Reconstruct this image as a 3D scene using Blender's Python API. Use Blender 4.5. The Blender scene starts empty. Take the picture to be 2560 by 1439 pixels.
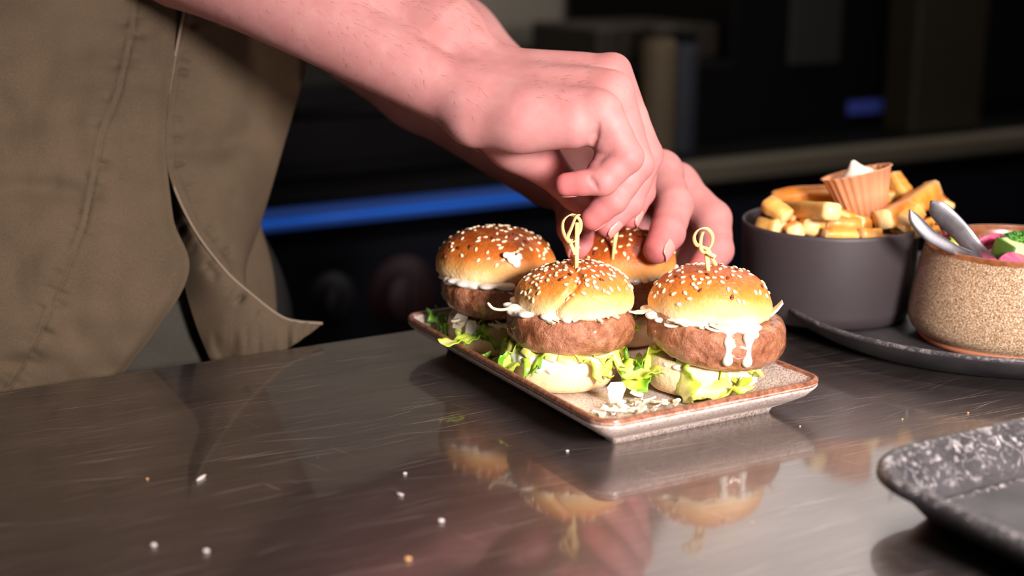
import bpy, bmesh, math, random
import numpy as np
from mathutils import Vector, Matrix, noise, Quaternion
import openvdb

SC = bpy.context.scene
COL = SC.collection
random.seed(7)
rng = np.random.default_rng(7)

# ------------------------------------------------------------------ camera
F, CX, CY = 3555.0, 1280.0, 719.5
HC = 0.262
PITCH = math.atan((CY + 190) / F)
TH = math.radians(29.3)
FWH = np.array([math.sin(TH), math.cos(TH), 0.0])
RT = np.array([math.cos(TH), -math.sin(TH), 0.0])
FW = FWH * math.cos(PITCH) + np.array([0, 0, -math.sin(PITCH)])
UP = np.cross(RT, FW)
ORG = np.array([0, 0, HC])

def ray(x, y): return FW + RT * (x - CX) / F - UP * (y - CY) / F
def PD(x, y, d): return ORG + ray(x, y) * d                 # photo point at a distance along the view
def PZ(x, y, z):                                            # photo point on a level
    r = ray(x, y); return ORG + r * (z - HC) / r[2]
def PY(x, y, Y):                                            # photo point on a plane parallel to the back wall
    r = ray(x, y); return ORG + r * Y / r[1]

cam_d = bpy.data.cameras.new('camera')
cam = bpy.data.objects.new('camera', cam_d); COL.objects.link(cam)
M = Matrix.Identity(4)
for i in range(3):
    M[i][0], M[i][1], M[i][2], M[i][3] = RT[i], UP[i], -FW[i], ORG[i]
cam.matrix_world = M
cam_d.sensor_width = 36.0
cam_d.lens = F / 2560 * 36.0
cam_d.clip_start = 0.02
cam_d.dof.use_dof = True
cam_d.dof.focus_distance = 0.80
cam_d.dof.aperture_fstop = 4.5
SC.camera = cam

# ------------------------------------------------------------------ world, lamps, exposure
W = bpy.data.worlds.new('world'); SC.world = W; W.use_nodes = True
W.node_tree.nodes['Background'].inputs[0].default_value = (0.9, 0.92, 1.0, 1)
W.node_tree.nodes['Background'].inputs[1].default_value = 0.03
SC.view_settings.view_transform = 'Standard'
SC.view_settings.look = 'None'
SC.view_settings.gamma = 1.0
SC.view_settings.use_curve_mapping = False
SC.view_settings.exposure = 0.0

def area(name, loc, target, size, power, col, spread=180):
    l = bpy.data.lights.new(name, 'AREA'); l.shape = 'DISK'; l.size = size; l.energy = power; l.color = col
    l.spread = math.radians(spread)
    o = bpy.data.objects.new(name, l); COL.objects.link(o)
    o.location = loc
    o.rotation_euler = (Vector(target) - Vector(loc)).to_track_quat('-Z', 'Y').to_euler()
    return o
BC = np.array([0.44, 0.66, 0.05])
key = BC + RT * 0.36 - FWH * 0.76 + np.array([0, 0, 0.29])
area('front_work_lamp', key, BC + RT * .0, 0.20, 7.8, (1.0, 0.89, 0.885), 110)
area('heat_lamp', (0.74, 0.42, 0.85), (0.62, 0.52, 0.03), 0.14, 1.9, (1.0, 0.74, 0.66), 110)
area('ceiling_lamp', (0.1, 0.2, 1.55), (0.3, 0.9, 0.0), 0.6, 1.6, (1.0, 0.93, 0.86))
area('back_wall_wash_light', (1.0, 1.55, 1.6), (1.2, 2.35, 0.75), 0.4, 3.2, (1.0, 0.92, 0.8), 95)  # added unseen light that washes the back wall
area('counter_glare_light', (1.85, 1.60, 1.0), (1.2, 1.15, .0), 1.3, 7.0, (1.0, 0.93, 0.88))  # added unseen disc light, mirrored as glare in the countertop's near right

# ------------------------------------------------------------------ helpers
def srgb(r, g, b):
    def c(v):
        v /= 255.0
        return v / 12.92 if v <= 0.04045 else ((v + 0.055) / 1.055) ** 2.4
    return (c(r), c(g), c(b), 1.0)

class Nodes:
    def __init__(s, name):
        s.m = bpy.data.materials.new(name); s.m.use_nodes = True
        s.t = s.m.node_tree; s.b = s.t.nodes['Principled BSDF']
    def n(s, typ, **kw):
        k = s.t.nodes.new(typ)
        for a, v in kw.items(): setattr(k, a, v)
        return k
    def l(s, a, b): s.t.links.new(a, b)
    def coord(s, scale=(1, 1, 1), kind='Object'):
        c = s.n('ShaderNodeTexCoord'); m = s.n('ShaderNodeMapping')
        m.inputs['Scale'].default_value = scale
        s.l(c.outputs[kind], m.inputs['Vector']); return m.outputs[0]
    def noise(s, vec, scale, detail=4, rough=.55, dist=0):
        k = s.n('ShaderNodeTexNoise'); k.inputs['Scale'].default_value = scale
        k.inputs['Detail'].default_value = detail; k.inputs['Roughness'].default_value = rough
        k.inputs['Distortion'].default_value = dist
        if vec is not None: s.l(vec, k.inputs['Vector'])
        return k.outputs['Fac']
    def voro(s, vec, scale, feature='F1'):
        k = s.n('ShaderNodeTexVoronoi'); k.feature = feature; k.inputs['Scale'].default_value = scale
        if vec is not None: s.l(vec, k.inputs['Vector'])
        return k.outputs['Distance']
    def ramp(s, fac, stops, interp='LINEAR'):
        k = s.n('ShaderNodeValToRGB'); k.color_ramp.interpolation = interp
        e = k.color_ramp.elements
        while len(e) < len(stops): e.new(0.5)
        for x, (p, c) in zip(e, stops):
            x.position = p; x.color = c if len(c) == 4 else (*c, 1)
        s.l(fac, k.inputs[0]); return k.outputs[0]
    def mix(s, fac, a, b, blend='MIX'):
        k = s.n('ShaderNodeMix', data_type='RGBA', blend_type=blend)
        for sock, v in ((k.inputs[0], fac), (k.inputs[6], a), (k.inputs[7], b)):
            if isinstance(v, (int, float)): sock.default_value = v
            elif isinstance(v, tuple): sock.default_value = v
            else: s.l(v, sock)
        return k.outputs[2]
    def math(s, op, a, b=0.0, c=None):
        k = s.n('ShaderNodeMath', operation=op)
        for sock, v in zip(k.inputs, (a, b, c)):
            if v is None: continue
            if isinstance(v, (int, float)): sock.default_value = v
            else: s.l(v, sock)
        return k.outputs[0]
    def attr(s, name):
        k = s.n('ShaderNodeAttribute', attribute_name=name); return k.outputs['Fac']
    def sep(s, vec):
        k = s.n('ShaderNodeSeparateXYZ'); s.l(vec, k.inputs[0]); return k.outputs
    def set(s, name, v):
        i = s.b.inputs[name]
        if isinstance(v, (int, float, tuple)): i.default_value = v
        else: s.l(v, i)
    def bump(s, h, strength=.3, dist=.001):
        k = s.n('ShaderNodeBump'); k.inputs['Strength'].default_value = strength; k.inputs['Distance'].default_value = dist
        s.l(h, k.inputs['Height']); s.l(k.outputs[0], s.b.inputs['Normal'])

def simple(name, col, rough=.5, metal=0.0, spec=.5, var=.12, vscale=60, sss=0, sssr=(.005, .003, .002), bump=0, bscale=400):
    N = Nodes(name); v = N.coord()
    f = N.noise(v, vscale)
    a = tuple(min(1, c * (1 - var)) for c in col[:3]) + (1,); b = tuple(min(1, c * (1 + var)) for c in col[:3]) + (1,)
    N.set('Base Color', N.ramp(f, [(.3, a), (.7, b)]))
    N.set('Roughness', rough); N.set('Metallic', metal); N.set('Specular IOR Level', spec)
    if sss:
        N.set('Subsurface Weight', sss); N.set('Subsurface Radius', sssr); N.set('Subsurface Scale', 1.0)
    if bump: N.bump(N.noise(v, bscale, 3), bump, .0008)
    return N.m

def mesh_obj(name, verts, faces, mat, parent=None, smooth=True, attrs=None):
    me = bpy.data.meshes.new(name)
    me.from_pydata([tuple(map(float, v)) for v in verts], [], [tuple(map(int, f)) for f in faces])
    if smooth: me.polygons.foreach_set('use_smooth', [True] * len(me.polygons))
    if attrs:
        for k, a in attrs.items():
            at = me.attributes.new(k, 'FLOAT', 'POINT'); at.data.foreach_set('value', np.asarray(a, np.float32))
    me.update()
    o = bpy.data.objects.new(name, me); COL.objects.link(o)
    if mat: me.materials.append(mat)
    if parent: o.parent = parent
    return o

def tag(o, label=None, cat=None, group=None, kind=None):
    if label: o['label'] = label
    if cat: o['category'] = cat
    if group: o['group'] = group
    if kind: o['kind'] = kind
    return o

def thing(name, loc, label, cat, group=None, rotz=0):
    o = bpy.data.objects.new(name, None); COL.objects.link(o); o.empty_display_size = .01
    o.location = loc; o.rotation_euler = (0, 0, rotz)
    return tag(o, label, cat, group)

def box(sx, sy, sz, bev=0.0, seg=2, c=(0, 0, 0)):
    bm = bmesh.new(); bmesh.ops.create_cube(bm, size=1)
    bmesh.ops.scale(bm, vec=(sx, sy, sz), verts=bm.verts)
    if bev: bmesh.ops.bevel(bm, geom=list(bm.edges), offset=bev, segments=seg, affect='EDGES', profile=.5)
    bmesh.ops.translate(bm, vec=c, verts=bm.verts)
    v = [tuple(x.co) for x in bm.verts]; bm.verts.index_update(); f = [[x.index for x in p.verts] for p in bm.faces]
    bm.free(); return v, f

def boxes(lst):
    V, Fc = [], []
    for a in lst:
        v, f = box(*a[:3], **a[3]) ; k = len(V); V += v; Fc += [[i + k for i in q] for q in f]
    return V, Fc

def lathe(prof, n=64, wave=None):
    V, Fc = [], []
    for i in range(n):
        a = 2 * math.pi * i / n
        for j, (r, z) in enumerate(prof):
            rr = r * (wave(a, j) if wave else 1)
            V.append((rr * math.cos(a), rr * math.sin(a), z))
    m = len(prof)
    for i in range(n):
        for j in range(m - 1):
            Fc.append((i * m + j, ((i + 1) % n) * m + j, ((i + 1) % n) * m + j + 1, i * m + j + 1))
    return V, Fc

def grid_faces(nu, nv, wrapu=False, off=0):
    Fc = []
    for i in range(nu if wrapu else nu - 1):
        for j in range(nv - 1):
            i2 = (i + 1) % nu
            Fc.append((off + i * nv + j, off + i2 * nv + j, off + i2 * nv + j + 1, off + i * nv + j + 1))
    return Fc

def tube(path, rad, n=10, flat=None, wdir=None):
    """sweep an ellipse along a path; rad a number or list; flat = list of (w, t) half sizes, wdir = direction of w"""
    P = [Vector(p) for p in path]; V = []; m = len(P)
    prev = None
    for i, p in enumerate(P):
        t = (P[min(i + 1, m - 1)] - P[max(i - 1, 0)]).normalized()
        if wdir is not None:
            wd = Vector(wdir[i]) if isinstance(wdir, list) else Vector(wdir)
            a = (wd - t * wd.dot(t)).normalized()
        else:
            ref = prev if prev is not None else (Vector((0, 0, 1)) if abs(t.z) < .9 else Vector((1, 0, 0)))
            a = (ref - t * ref.dot(t)).normalized(); prev = a
        b = t.cross(a)
        rw, rt = (flat[i] if isinstance(flat, list) else flat) if flat else ((rad[i] if isinstance(rad, (list, tuple)) else rad),) * 2
        for k in range(n):
            an = 2 * math.pi * k / n
            V.append(p + a * (rw * math.cos(an)) + b * (rt * math.sin(an)))
    Fc = []
    for i in range(m - 1):
        for k in range(n):
            Fc.append((i * n + k, i * n + (k + 1) % n, (i + 1) * n + (k + 1) % n, (i + 1) * n + k))
    Fc.append(tuple(range(n))[::-1]); Fc.append(tuple((m - 1) * n + k for k in range(n)))
    return V, Fc

def catmull(pts, n):
    P = [np.array(p, float) for p in pts]; P = [2 * P[0] - P[1]] + P + [2 * P[-1] - P[-2]]
    out = []; m = len(P) - 3
    for q in range(n):
        t = q / (n - 1) * m; i = min(int(t), m - 1); t -= i
        a, b, c, d = P[i:i + 4]
        out.append(.5 * (2 * b + (c - a) * t + (2 * a - 5 * b + 4 * c - d) * t * t + (3 * b - a - 3 * c + d) * t ** 3))
    return out

def solid(o, th, off=0.0):
    md = o.modifiers.new('thickness', 'SOLIDIFY'); md.thickness = th; md.offset = off; return o

def rrect_ring(sx, sy, r, n=8):
    pts = []
    for cx, cy, a0 in ((sx / 2 - r, sy / 2 - r, 0), (-sx / 2 + r, sy / 2 - r, 90), (-sx / 2 + r, -sy / 2 + r, 180), (sx / 2 - r, -sy / 2 + r, 270)):
        for k in range(n + 1):
            a = math.radians(a0 + 90 * k / n); pts.append((cx + r * math.cos(a), cy + r * math.sin(a)))
    return pts

def rrect_sweep(sx, sy, r, prof, n=8):
    """prof: list of (inset, z) from outside bottom over the rim to the inner floor; both ends closed"""
    V, Fc = [], []
    m = 4 * (n + 1)
    for ins, z in prof:
        V += [(x, y, z) for x, y in rrect_ring(sx - 2 * ins, sy - 2 * ins, max(r - ins, .002), n)]
    for j in range(len(prof) - 1):
        for k in range(m):
            Fc.append((j * m + k, j * m + (k + 1) % m, (j + 1) * m + (k + 1) % m, (j + 1) * m + k))
    Fc.append(tuple(range(m))[::-1]); Fc.append(tuple((len(prof) - 1) * m + k for k in range(m)))
    return V, Fc

class SDF:
    """distance field on a grid; a surface is drawn from it"""
    def __init__(s, lo, hi, vox):
        s.lo = np.array(lo, float); s.v = vox
        s.n = np.ceil((np.array(hi) - s.lo) / vox).astype(int) + 1
        s.f = np.full(s.n, 1.0, np.float32)
    def _sl(s, lo, hi):
        a = np.clip(np.floor((lo - s.lo) / s.v).astype(int), 0, s.n); b = np.clip(np.ceil((hi - s.lo) / s.v).astype(int) + 1, 0, s.n)
        if (b <= a).any(): return None, None
        ax = [(s.lo[i] + s.v * np.arange(a[i], b[i])).astype(np.float32) for i in range(3)]
        return tuple(slice(a[i], b[i]) for i in range(3)), np.meshgrid(*ax, indexing='ij')
    @staticmethod
    def smin(a, b, k):
        if k <= 0: return np.minimum(a, b)
        h = np.maximum(k - np.abs(a - b), 0) / k
        return np.minimum(a, b) - h * h * k * .25
    def cone(s, a, b, ra, rb, k=.004, f=None):
        f = s.f if f is None else f
        a = np.array(a, float); b = np.array(b, float); mg = max(ra, rb) + k + 4 * s.v
        sl, g = s._sl(np.minimum(a, b) - mg, np.maximum(a, b) + mg)
        if sl is None: return
        ba = b - a; L = max(float(ba @ ba), 1e-9)
        px, py, pz = g[0] - a[0], g[1] - a[1], g[2] - a[2]
        t = np.clip((px * ba[0] + py * ba[1] + pz * ba[2]) / L, 0, 1)
        d = np.sqrt((px - t * ba[0]) ** 2 + (py - t * ba[1]) ** 2 + (pz - t * ba[2]) ** 2) - (ra + t * (rb - ra))
        f[sl] = s.smin(f[sl], d.astype(np.float32), k)
    def ell(s, c, ax, k=.004, rot=None, f=None):
        f = s.f if f is None else f
        c = np.array(c, float); ax = np.array(ax, float); mg = ax.max() + k + 4 * s.v
        sl, g = s._sl(c - mg, c + mg)
        if sl is None: return
        p = np.stack([g[i] - c[i] for i in range(3)], -1)
        if rot is not None: p = p @ np.array(rot, float).T.T if False else p @ np.array(rot, float)
        k0 = np.linalg.norm(p / ax, axis=-1); k1 = np.linalg.norm(p / ax ** 2, axis=-1) + 1e-9
        d = k0 * (k0 - 1) / k1
        f[sl] = s.smin(f[sl], d.astype(np.float32), k)
    def sub(s, a, b, ra, rb, k=.002):
        """carve a groove"""
        a = np.array(a, float); b = np.array(b, float); q, sl = subfield(s, [(a, ra + k), (b, rb + k)])
        q.cone(a, b, ra, rb, 0); s.f[sl] = -s.smin(-s.f[sl], q.f, k)
    def layer(s): return np.full(s.n, 1.0, np.float32)
    def mesh(s):
        f = s.f.copy()
        for ax in range(3):
            sl = [slice(None)] * 3
            for e in (0, -1): sl[ax] = e; f[tuple(sl)] = np.maximum(f[tuple(sl)], s.v)
        G = openvdb.FloatGrid(1.0); G.copyFromArray(np.clip(f, -.05, 1).astype(np.float32))
        p, q = G.convertToQuads(isovalue=0.0)
        return s.lo + p.astype(float) * s.v, q.astype(int)

def fbm(x, y, z, o=3):
    return noise.fractal(Vector((x, y, z)), 1.0, 2.0, o)

# ------------------------------------------------------------------ materials
def m_steel_counter():
    N = Nodes('brushed_steel'); v = N.coord()
    def stretched(ang, sx, sy, scale, det=3, rough=.5):
        c = N.n('ShaderNodeTexCoord'); r1 = N.n('ShaderNodeMapping'); r1.inputs['Rotation'].default_value = (0, 0, ang); N.l(c.outputs['Object'], r1.inputs[0])
        m2 = N.n('ShaderNodeMapping'); m2.inputs['Scale'].default_value = (sx, sy, 1); N.l(r1.outputs[0], m2.inputs[0])
        return N.noise(m2.outputs[0], scale, det, rough)
    brush = stretched(0, 5, 260, 5, 5, .7); f2 = N.noise(N.coord((1.2, 9, 1)), 4, 4); f3 = N.noise(v, 9, 5)
    lines = None
    for ang, sx, sy, sc, lo in ((.10, 1.6, 150, 7, .665), (-.06, 2.5, 230, 6, .67), (.32, 2.2, 170, 5, .70), (-.25, 3, 200, 5, .72), (1.25, 4, 200, 4, .735)):
        q = N.ramp(stretched(ang, sx, sy, sc, 2, .4), [(lo, (0, 0, 0, 1)), (lo + .05, (1, 1, 1, 1))])
        lines = q if lines is None else N.math('MAXIMUM', lines, q)
    specks = N.ramp(N.noise(v, 210, 2, .5), [(.745, (0, 0, 0, 1)), (.80, (1, 1, 1, 1))])
    mark = N.math('MULTIPLY', N.math('MAXIMUM', lines, specks), N.ramp(N.noise(v, 14, 3), [(.35, (.25,) * 3), (.7, (1, 1, 1))]))
    c = N.ramp(f2, [(.3, srgb(100, 92, 89)), (.72, srgb(128, 119, 116))])
    c = N.mix(N.math('MULTIPLY', N.ramp(brush, [(.45, (0, 0, 0, 1)), (.75, (1, 1, 1, 1))]), .55), c, srgb(164, 154, 150))
    N.set('Base Color', N.mix(mark, c, srgb(196, 186, 182)))
    N.set('Metallic', N.math('SUBTRACT', .92, N.math('MULTIPLY', mark, .45)))
    N.set('Roughness', N.math('ADD', N.math('MULTIPLY', f3, .22), .24))
    N.set('Coat Weight', N.math('SUBTRACT', 1.0, N.math('MULTIPLY', brush, .35))); N.set('Coat IOR', 1.62)
    N.set('Coat Roughness', N.math('ADD', N.math('MULTIPLY', f3, .10), .02))
    N.bump(N.math('ADD', brush, mark), .05, .0003)
    return N.m
def m_steel(name='satin_steel', col=(150, 148, 146), rough=.3):
    N = Nodes(name); v = N.coord((30, 30, 30))
    N.set('Base Color', N.ramp(N.noise(v, 8), [(.3, srgb(*[int(c * .9) for c in col])), (.7, srgb(*col))]))
    N.set('Metallic', 1.0); N.set('Roughness', N.math('ADD', N.math('MULTIPLY', N.noise(v, 3), .2), rough - .1)); return N.m
def m_skin():
    N = Nodes('skin'); v = N.coord()
    base = N.ramp(N.noise(v, 55, 5, .6), [(.25, srgb(170, 113, 108)), (.5, srgb(178, 123, 119)), (.75, srgb(185, 136, 130))])
    base = N.mix(N.math('MULTIPLY', N.attr('red'), .75), base, srgb(198, 78, 80))
    base = N.mix(N.ramp(N.noise(v, 420, 3, .6), [(.62, (0, 0, 0, 1)), (.74, (.35, .35, .35, 1))]), base, srgb(190, 96, 84))
    N.set('Base Color', base)
    N.set('Roughness', .58); N.set('Specular IOR Level', .3)
    N.set('Subsurface Weight', .14); N.set('Subsurface Radius', (.010, .0035, .002)); N.set('Subsurface Scale', 1.0)
    h = N.math('ADD', N.math('MULTIPLY', N.voro(v, 900), .5), N.noise(N.coord((1, 1, 1)), 700, 4, .6))
    N.bump(h, .12, .0005); return N.m
def m_nail():
    return simple('fingernail', srgb(206, 142, 134), .25, var=.05, sss=.15)
def m_cloth(name, a, b):
    N = Nodes(name); v = N.coord()
    base = N.ramp(N.noise(v, 14, 5, .6), [(.3, srgb(*a)), (.7, srgb(*b))])
    w = N.noise(N.coord((1, 1, 1)), 1500, 2)
    base = N.mix(N.ramp(w, [(.4, (0, 0, 0, 1)), (.7, (.5, .5, .5, 1))]), base, srgb(*[min(255, int(c * 1.18)) for c in b]))
    N.set('Base Color', base); N.set('Roughness', .9); N.set('Specular IOR Level', .15)
    N.bump(w, .25, .0004); return N.m
def m_crust(name, dark, mid, pale, base, zlo, zhi, nx=0.0):
    N = Nodes(name); v = N.coord(); xyz = N.sep(v)
    h = N.math('DIVIDE', N.math('SUBTRACT', xyz[2], zlo), zhi - zlo)
    h = N.math('ADD', h, N.math('MULTIPLY', N.math('SUBTRACT', N.noise(v, 45, 4), .5), .42))
    h = N.math('ADD', h, N.math('MULTIPLY', xyz[0], nx))
    c = N.ramp(h, [(0.0, srgb(*base)), (.22, srgb(*pale)), (.55, srgb(*mid)), (.95, srgb(*dark))])
    c = N.mix(N.ramp(N.noise(v, 260, 4, .6), [(.5, (0, 0, 0, 1)), (.8, (.35, .35, .35, 1))]), c, srgb(*pale))
    N.set('Base Color', c); N.set('Roughness', N.ramp(h, [(.2, (.7,) * 3), (.6, (.36,) * 3)]))
    N.set('Subsurface Weight', .10); N.set('Subsurface Radius', (.004, .002, .001)); N.set('Subsurface Scale', 1.0)
    N.bump(N.math('ADD', N.noise(v, 380, 4, .6), N.math('MULTIPLY', N.noise(v, 110, 4, .6), 2.2)), .45, .0011); return N.m
def m_patty():
    N = Nodes('grilled_meat'); v = N.coord(); xyz = N.sep(v)
    c = N.ramp(N.noise(v, 130, 5, .65, .6), [(.25, srgb(92, 45, 22)), (.42, srgb(140, 81, 48)), (.6, srgb(168, 111, 77)), (.8, srgb(196, 152, 122))])
    sear = N.math('ADD', N.math('MULTIPLY', xyz[2], 55), N.math('MULTIPLY', N.noise(v, 60, 4), 1.0))
    c = N.mix(N.ramp(sear, [(1.05, (0, 0, 0, 1)), (1.5, (.85, .85, .85, 1))]), c, srgb(92, 38, 18))
    N.set('Base Color', c); N.set('Roughness', N.ramp(N.noise(v, 90, 3), [(.35, (.22,) * 3), (.65, (.5,) * 3)]))
    N.set('Specular IOR Level', .6); N.set('Coat Weight', .8); N.set('Coat Roughness', .1)
    N.bump(N.math('ADD', N.noise(v, 300, 5, .7), N.math('MULTIPLY', N.voro(v, 230), .4)), .85, .0020); return N.m
def m_leaf(name, pale, mid, deep):
    N = Nodes(name); v = N.coord()
    g = N.math('ADD', N.attr('g'), N.math('MULTIPLY', N.math('SUBTRACT', N.noise(v, 120, 4), .5), .5))
    N.set('Base Color', N.ramp(g, [(.1, srgb(*pale)), (.5, srgb(*mid)), (.95, srgb(*deep))]))
    N.set('Roughness', .35); N.set('Subsurface Weight', .25); N.set('Subsurface Radius', (.002, .003, .001)); N.set('Subsurface Scale', 1.0)
    N.bump(N.noise(v, 260, 4), .3, .0008); return N.m
def m_stoneware():
    N = Nodes('speckled_glaze'); v = N.coord()
    c = N.ramp(N.noise(v, 900, 3, .6), [(.36, srgb(150, 130, 116)), (.5, srgb(198, 182, 170)), (.66, srgb(220, 210, 200))])
    c2 = N.ramp(N.noise(v, 300, 4, .7), [(.35, srgb(96, 58, 40)), (.6, srgb(152, 98, 72)), (.8, srgb(178, 134, 108))])
    e = N.math('ADD', N.attr('rim'), N.math('MULTIPLY', N.math('SUBTRACT', N.noise(v, 180, 4), .5), .7))
    N.set('Base Color', N.mix(N.ramp(e, [(.35, (0, 0, 0, 1)), (.65, (1, 1, 1, 1))]), c, c2))
    N.set('Roughness', .3); N.set('Coat Weight', .3); N.set('Coat Roughness', .12); N.bump(N.noise(v, 500, 3), .08, .0005); return N.m
def m_tan_bowl():
    N = Nodes('tan_reactive_glaze'); v = N.coord()
    c = N.ramp(N.noise(v, 1000, 3, .55), [(.36, srgb(122, 90, 60)), (.5, srgb(168, 140, 108)), (.64, srgb(206, 186, 160))])
    c2 = N.ramp(N.noise(v, 160, 3), [(.3, srgb(110, 62, 34)), (.7, srgb(150, 96, 60))])
    e = N.math('ADD', N.attr('rim'), N.math('MULTIPLY', N.math('SUBTRACT', N.noise(v, 240, 3), .5), .4))
    N.set('Base Color', N.mix(N.ramp(e, [(.4, (0, 0, 0, 1)), (.6, (1, 1, 1, 1))]), c, c2))
    N.set('Roughness', .28); N.set('Coat Weight', .4); N.set('Coat Roughness', .08); N.bump(N.noise(v, 620, 3), .08, .0005); return N.m
def m_black_wear_highlight(name, amount=.66, wc=(190, 184, 182)):
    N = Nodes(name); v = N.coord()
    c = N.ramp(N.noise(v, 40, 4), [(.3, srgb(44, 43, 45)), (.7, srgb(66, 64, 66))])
    w = N.math('MULTIPLY', N.attr('rim'), N.ramp(N.noise(v, 170, 5, .7, 1.5), [(amount - .14, (0, 0, 0, 1)), (amount + .02, (1, 1, 1, 1))]))  # pale rim marks: wear on the rectangular tray, painted highlight on the round one
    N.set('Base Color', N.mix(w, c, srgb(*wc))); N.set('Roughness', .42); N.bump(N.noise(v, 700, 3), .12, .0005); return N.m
def m_fry():
    N = Nodes('fried_potato'); v = N.coord(); o = N.n('ShaderNodeObjectInfo')
    f = N.math('ADD', N.noise(v, 70, 4), N.math('MULTIPLY', N.math('SUBTRACT', o.outputs['Random'], .5), .45))
    edge = N.attr('end')
    c = N.ramp(f, [(.2, srgb(190, 100, 20)), (.5, srgb(216, 146, 54)), (.85, srgb(232, 190, 106))])
    c = N.mix(edge, c, srgb(238, 206, 144))
    N.set('Base Color', c); N.set('Roughness', .4); N.set('Subsurface Weight', .15); N.set('Subsurface Radius', (.005, .003, .001)); N.set('Subsurface Scale', 1.0)
    N.bump(N.noise(v, 300, 4), .2, .0008); return N.m

MAT = dict(
    counter=m_steel_counter(), steel=m_steel(), skin=m_skin(), nail=m_nail(),
    apron=m_cloth('olive_cotton', (71, 60, 46), (84, 72, 56)), trousers=m_cloth('dark_grey_cotton', (26, 25, 24), (34, 33, 31)), lining=m_cloth('grey_olive_lining', (50, 48, 42), (60, 58, 51)),
    shirt=m_cloth('black_jersey', (26, 26, 28), (36, 36, 38)),
    thread=simple('olive_thread', srgb(112, 98, 80), .8), patty=m_patty(),
    bun_gold=m_crust('golden_crust', (178, 84, 22), (212, 132, 50), (238, 190, 118), (246, 224, 176), .002, .027),
    bun_red=m_crust('deep_baked_crust', (146, 56, 12), (184, 90, 26), (226, 156, 78), (240, 206, 146), .001, .027),
    bun_amber=m_crust('amber_baked_crust', (160, 72, 20), (192, 104, 36), (226, 164, 88), (242, 210, 152), .003, .027),
    bun_base=m_crust('pale_bun_base', (236, 212, 170), (234, 206, 158), (230, 194, 142), (200, 140, 84), -.003, .016),
    sesame=simple('sesame', srgb(240, 220, 180), .45, var=.1, vscale=300), flax=simple('flax', srgb(112, 48, 26), .3, var=.25, vscale=300),
    sauce=simple('white_sauce', srgb(228, 222, 208), .22, var=.02, sss=.2, spec=.6), cheese=simple('cheese_shaving', srgb(240, 230, 204), .5, var=.05, sss=.2),
    onion=simple('shredded_white_cabbage', srgb(226, 208, 176), .3, var=.12, vscale=200, sss=.2),
    leaf=m_leaf('lettuce_leaf', (236, 232, 150), (190, 210, 70), (104, 160, 36)), leaf_y=m_leaf('pale_lettuce_heart', (244, 240, 196), (226, 224, 116), (176, 200, 64)),
    bamboo=simple('bamboo', srgb(228, 204, 132), .45, var=.1, vscale=160), plate=m_stoneware(), tan=m_tan_bowl(),
    terracotta=simple('bare_clay', srgb(176, 112, 78), .7, var=.12), darkbowl=simple('matte_plum_stoneware', srgb(56, 49, 51), .55, var=.06, vscale=30, bump=.05),
    tray=m_black_wear_highlight('worn_black_plastic'), tray2=m_black_wear_highlight('black_tray_plastic', .62, (120, 116, 118)), fry=m_fry(),
    paper=simple('brown_paper_cup', srgb(206, 146, 104), .75, var=.08, vscale=80), mayo=simple('mayonnaise', srgb(232, 224, 206), .3, var=.03, sss=.2),
    radish=simple('pickled_pink', srgb(214, 84, 124), .25, var=.2, vscale=90, sss=.3), cucumber=simple('cucumber_flesh', srgb(208, 220, 150), .3, var=.12, sss=.3),
    peel=simple('cucumber_peel', srgb(70, 110, 40), .35, var=.2), herb=simple('chopped_herb', srgb(70, 140, 44), .45, var=.35, vscale=200),
    beet=simple('dark_red_leaf', srgb(96, 34, 40), .4, var=.35, vscale=90), crumb=simple('bread_crumb', srgb(196, 150, 96), .7, var=.2), rice=simple('white_crumb', srgb(196, 190, 184), .45),
    wall=simple('grey_wall_paint', srgb(126, 120, 109), .8, var=.04, vscale=3), floor=simple('dark_floor', srgb(46, 44, 42), .5, var=.15, vscale=8),
    black=simple('black_enamel', srgb(10, 9, 9), .6, var=.1, spec=.1), navy=simple('dark_navy_panel', srgb(18, 19, 27), .6, var=.1, vscale=6, spec=.15),
    red=simple('dark_red_plastic', srgb(40, 14, 18), .6), grey=simple('grey_plastic', srgb(30, 30, 36), .6), cream=simple('cream_card', srgb(88, 74, 52), .7),
    bluebox=simple('slate_blue_card', srgb(30, 34, 44), .7), brownbox=simple('dark_brown_wood', srgb(38, 30, 20), .7), olivepost=simple('olive_yellow_paint', srgb(34, 28, 11), .6),
    greycard=simple('grey_panel_paint', srgb(30, 30, 28), .7), hair=simple('brown_arm_hair', srgb(90, 56, 38), .5),
)
def emit(name, col, st):
    N = Nodes(name); N.set('Base Color', col); N.set('Emission Color', col); N.set('Emission Strength', st); N.set('Roughness', .4)
    return N.m
MAT['satin'] = m_steel('brushed_cutlery_steel', (172, 170, 174), .45)
MAT['led'] = emit('blue_light_tube', srgb(24, 84, 176), .75)
MAT['led2'] = emit('blue_light_diffuser', srgb(28, 56, 116), .5)
MAT['led3'] = emit('blue_display', srgb(50, 60, 130), .16)

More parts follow.
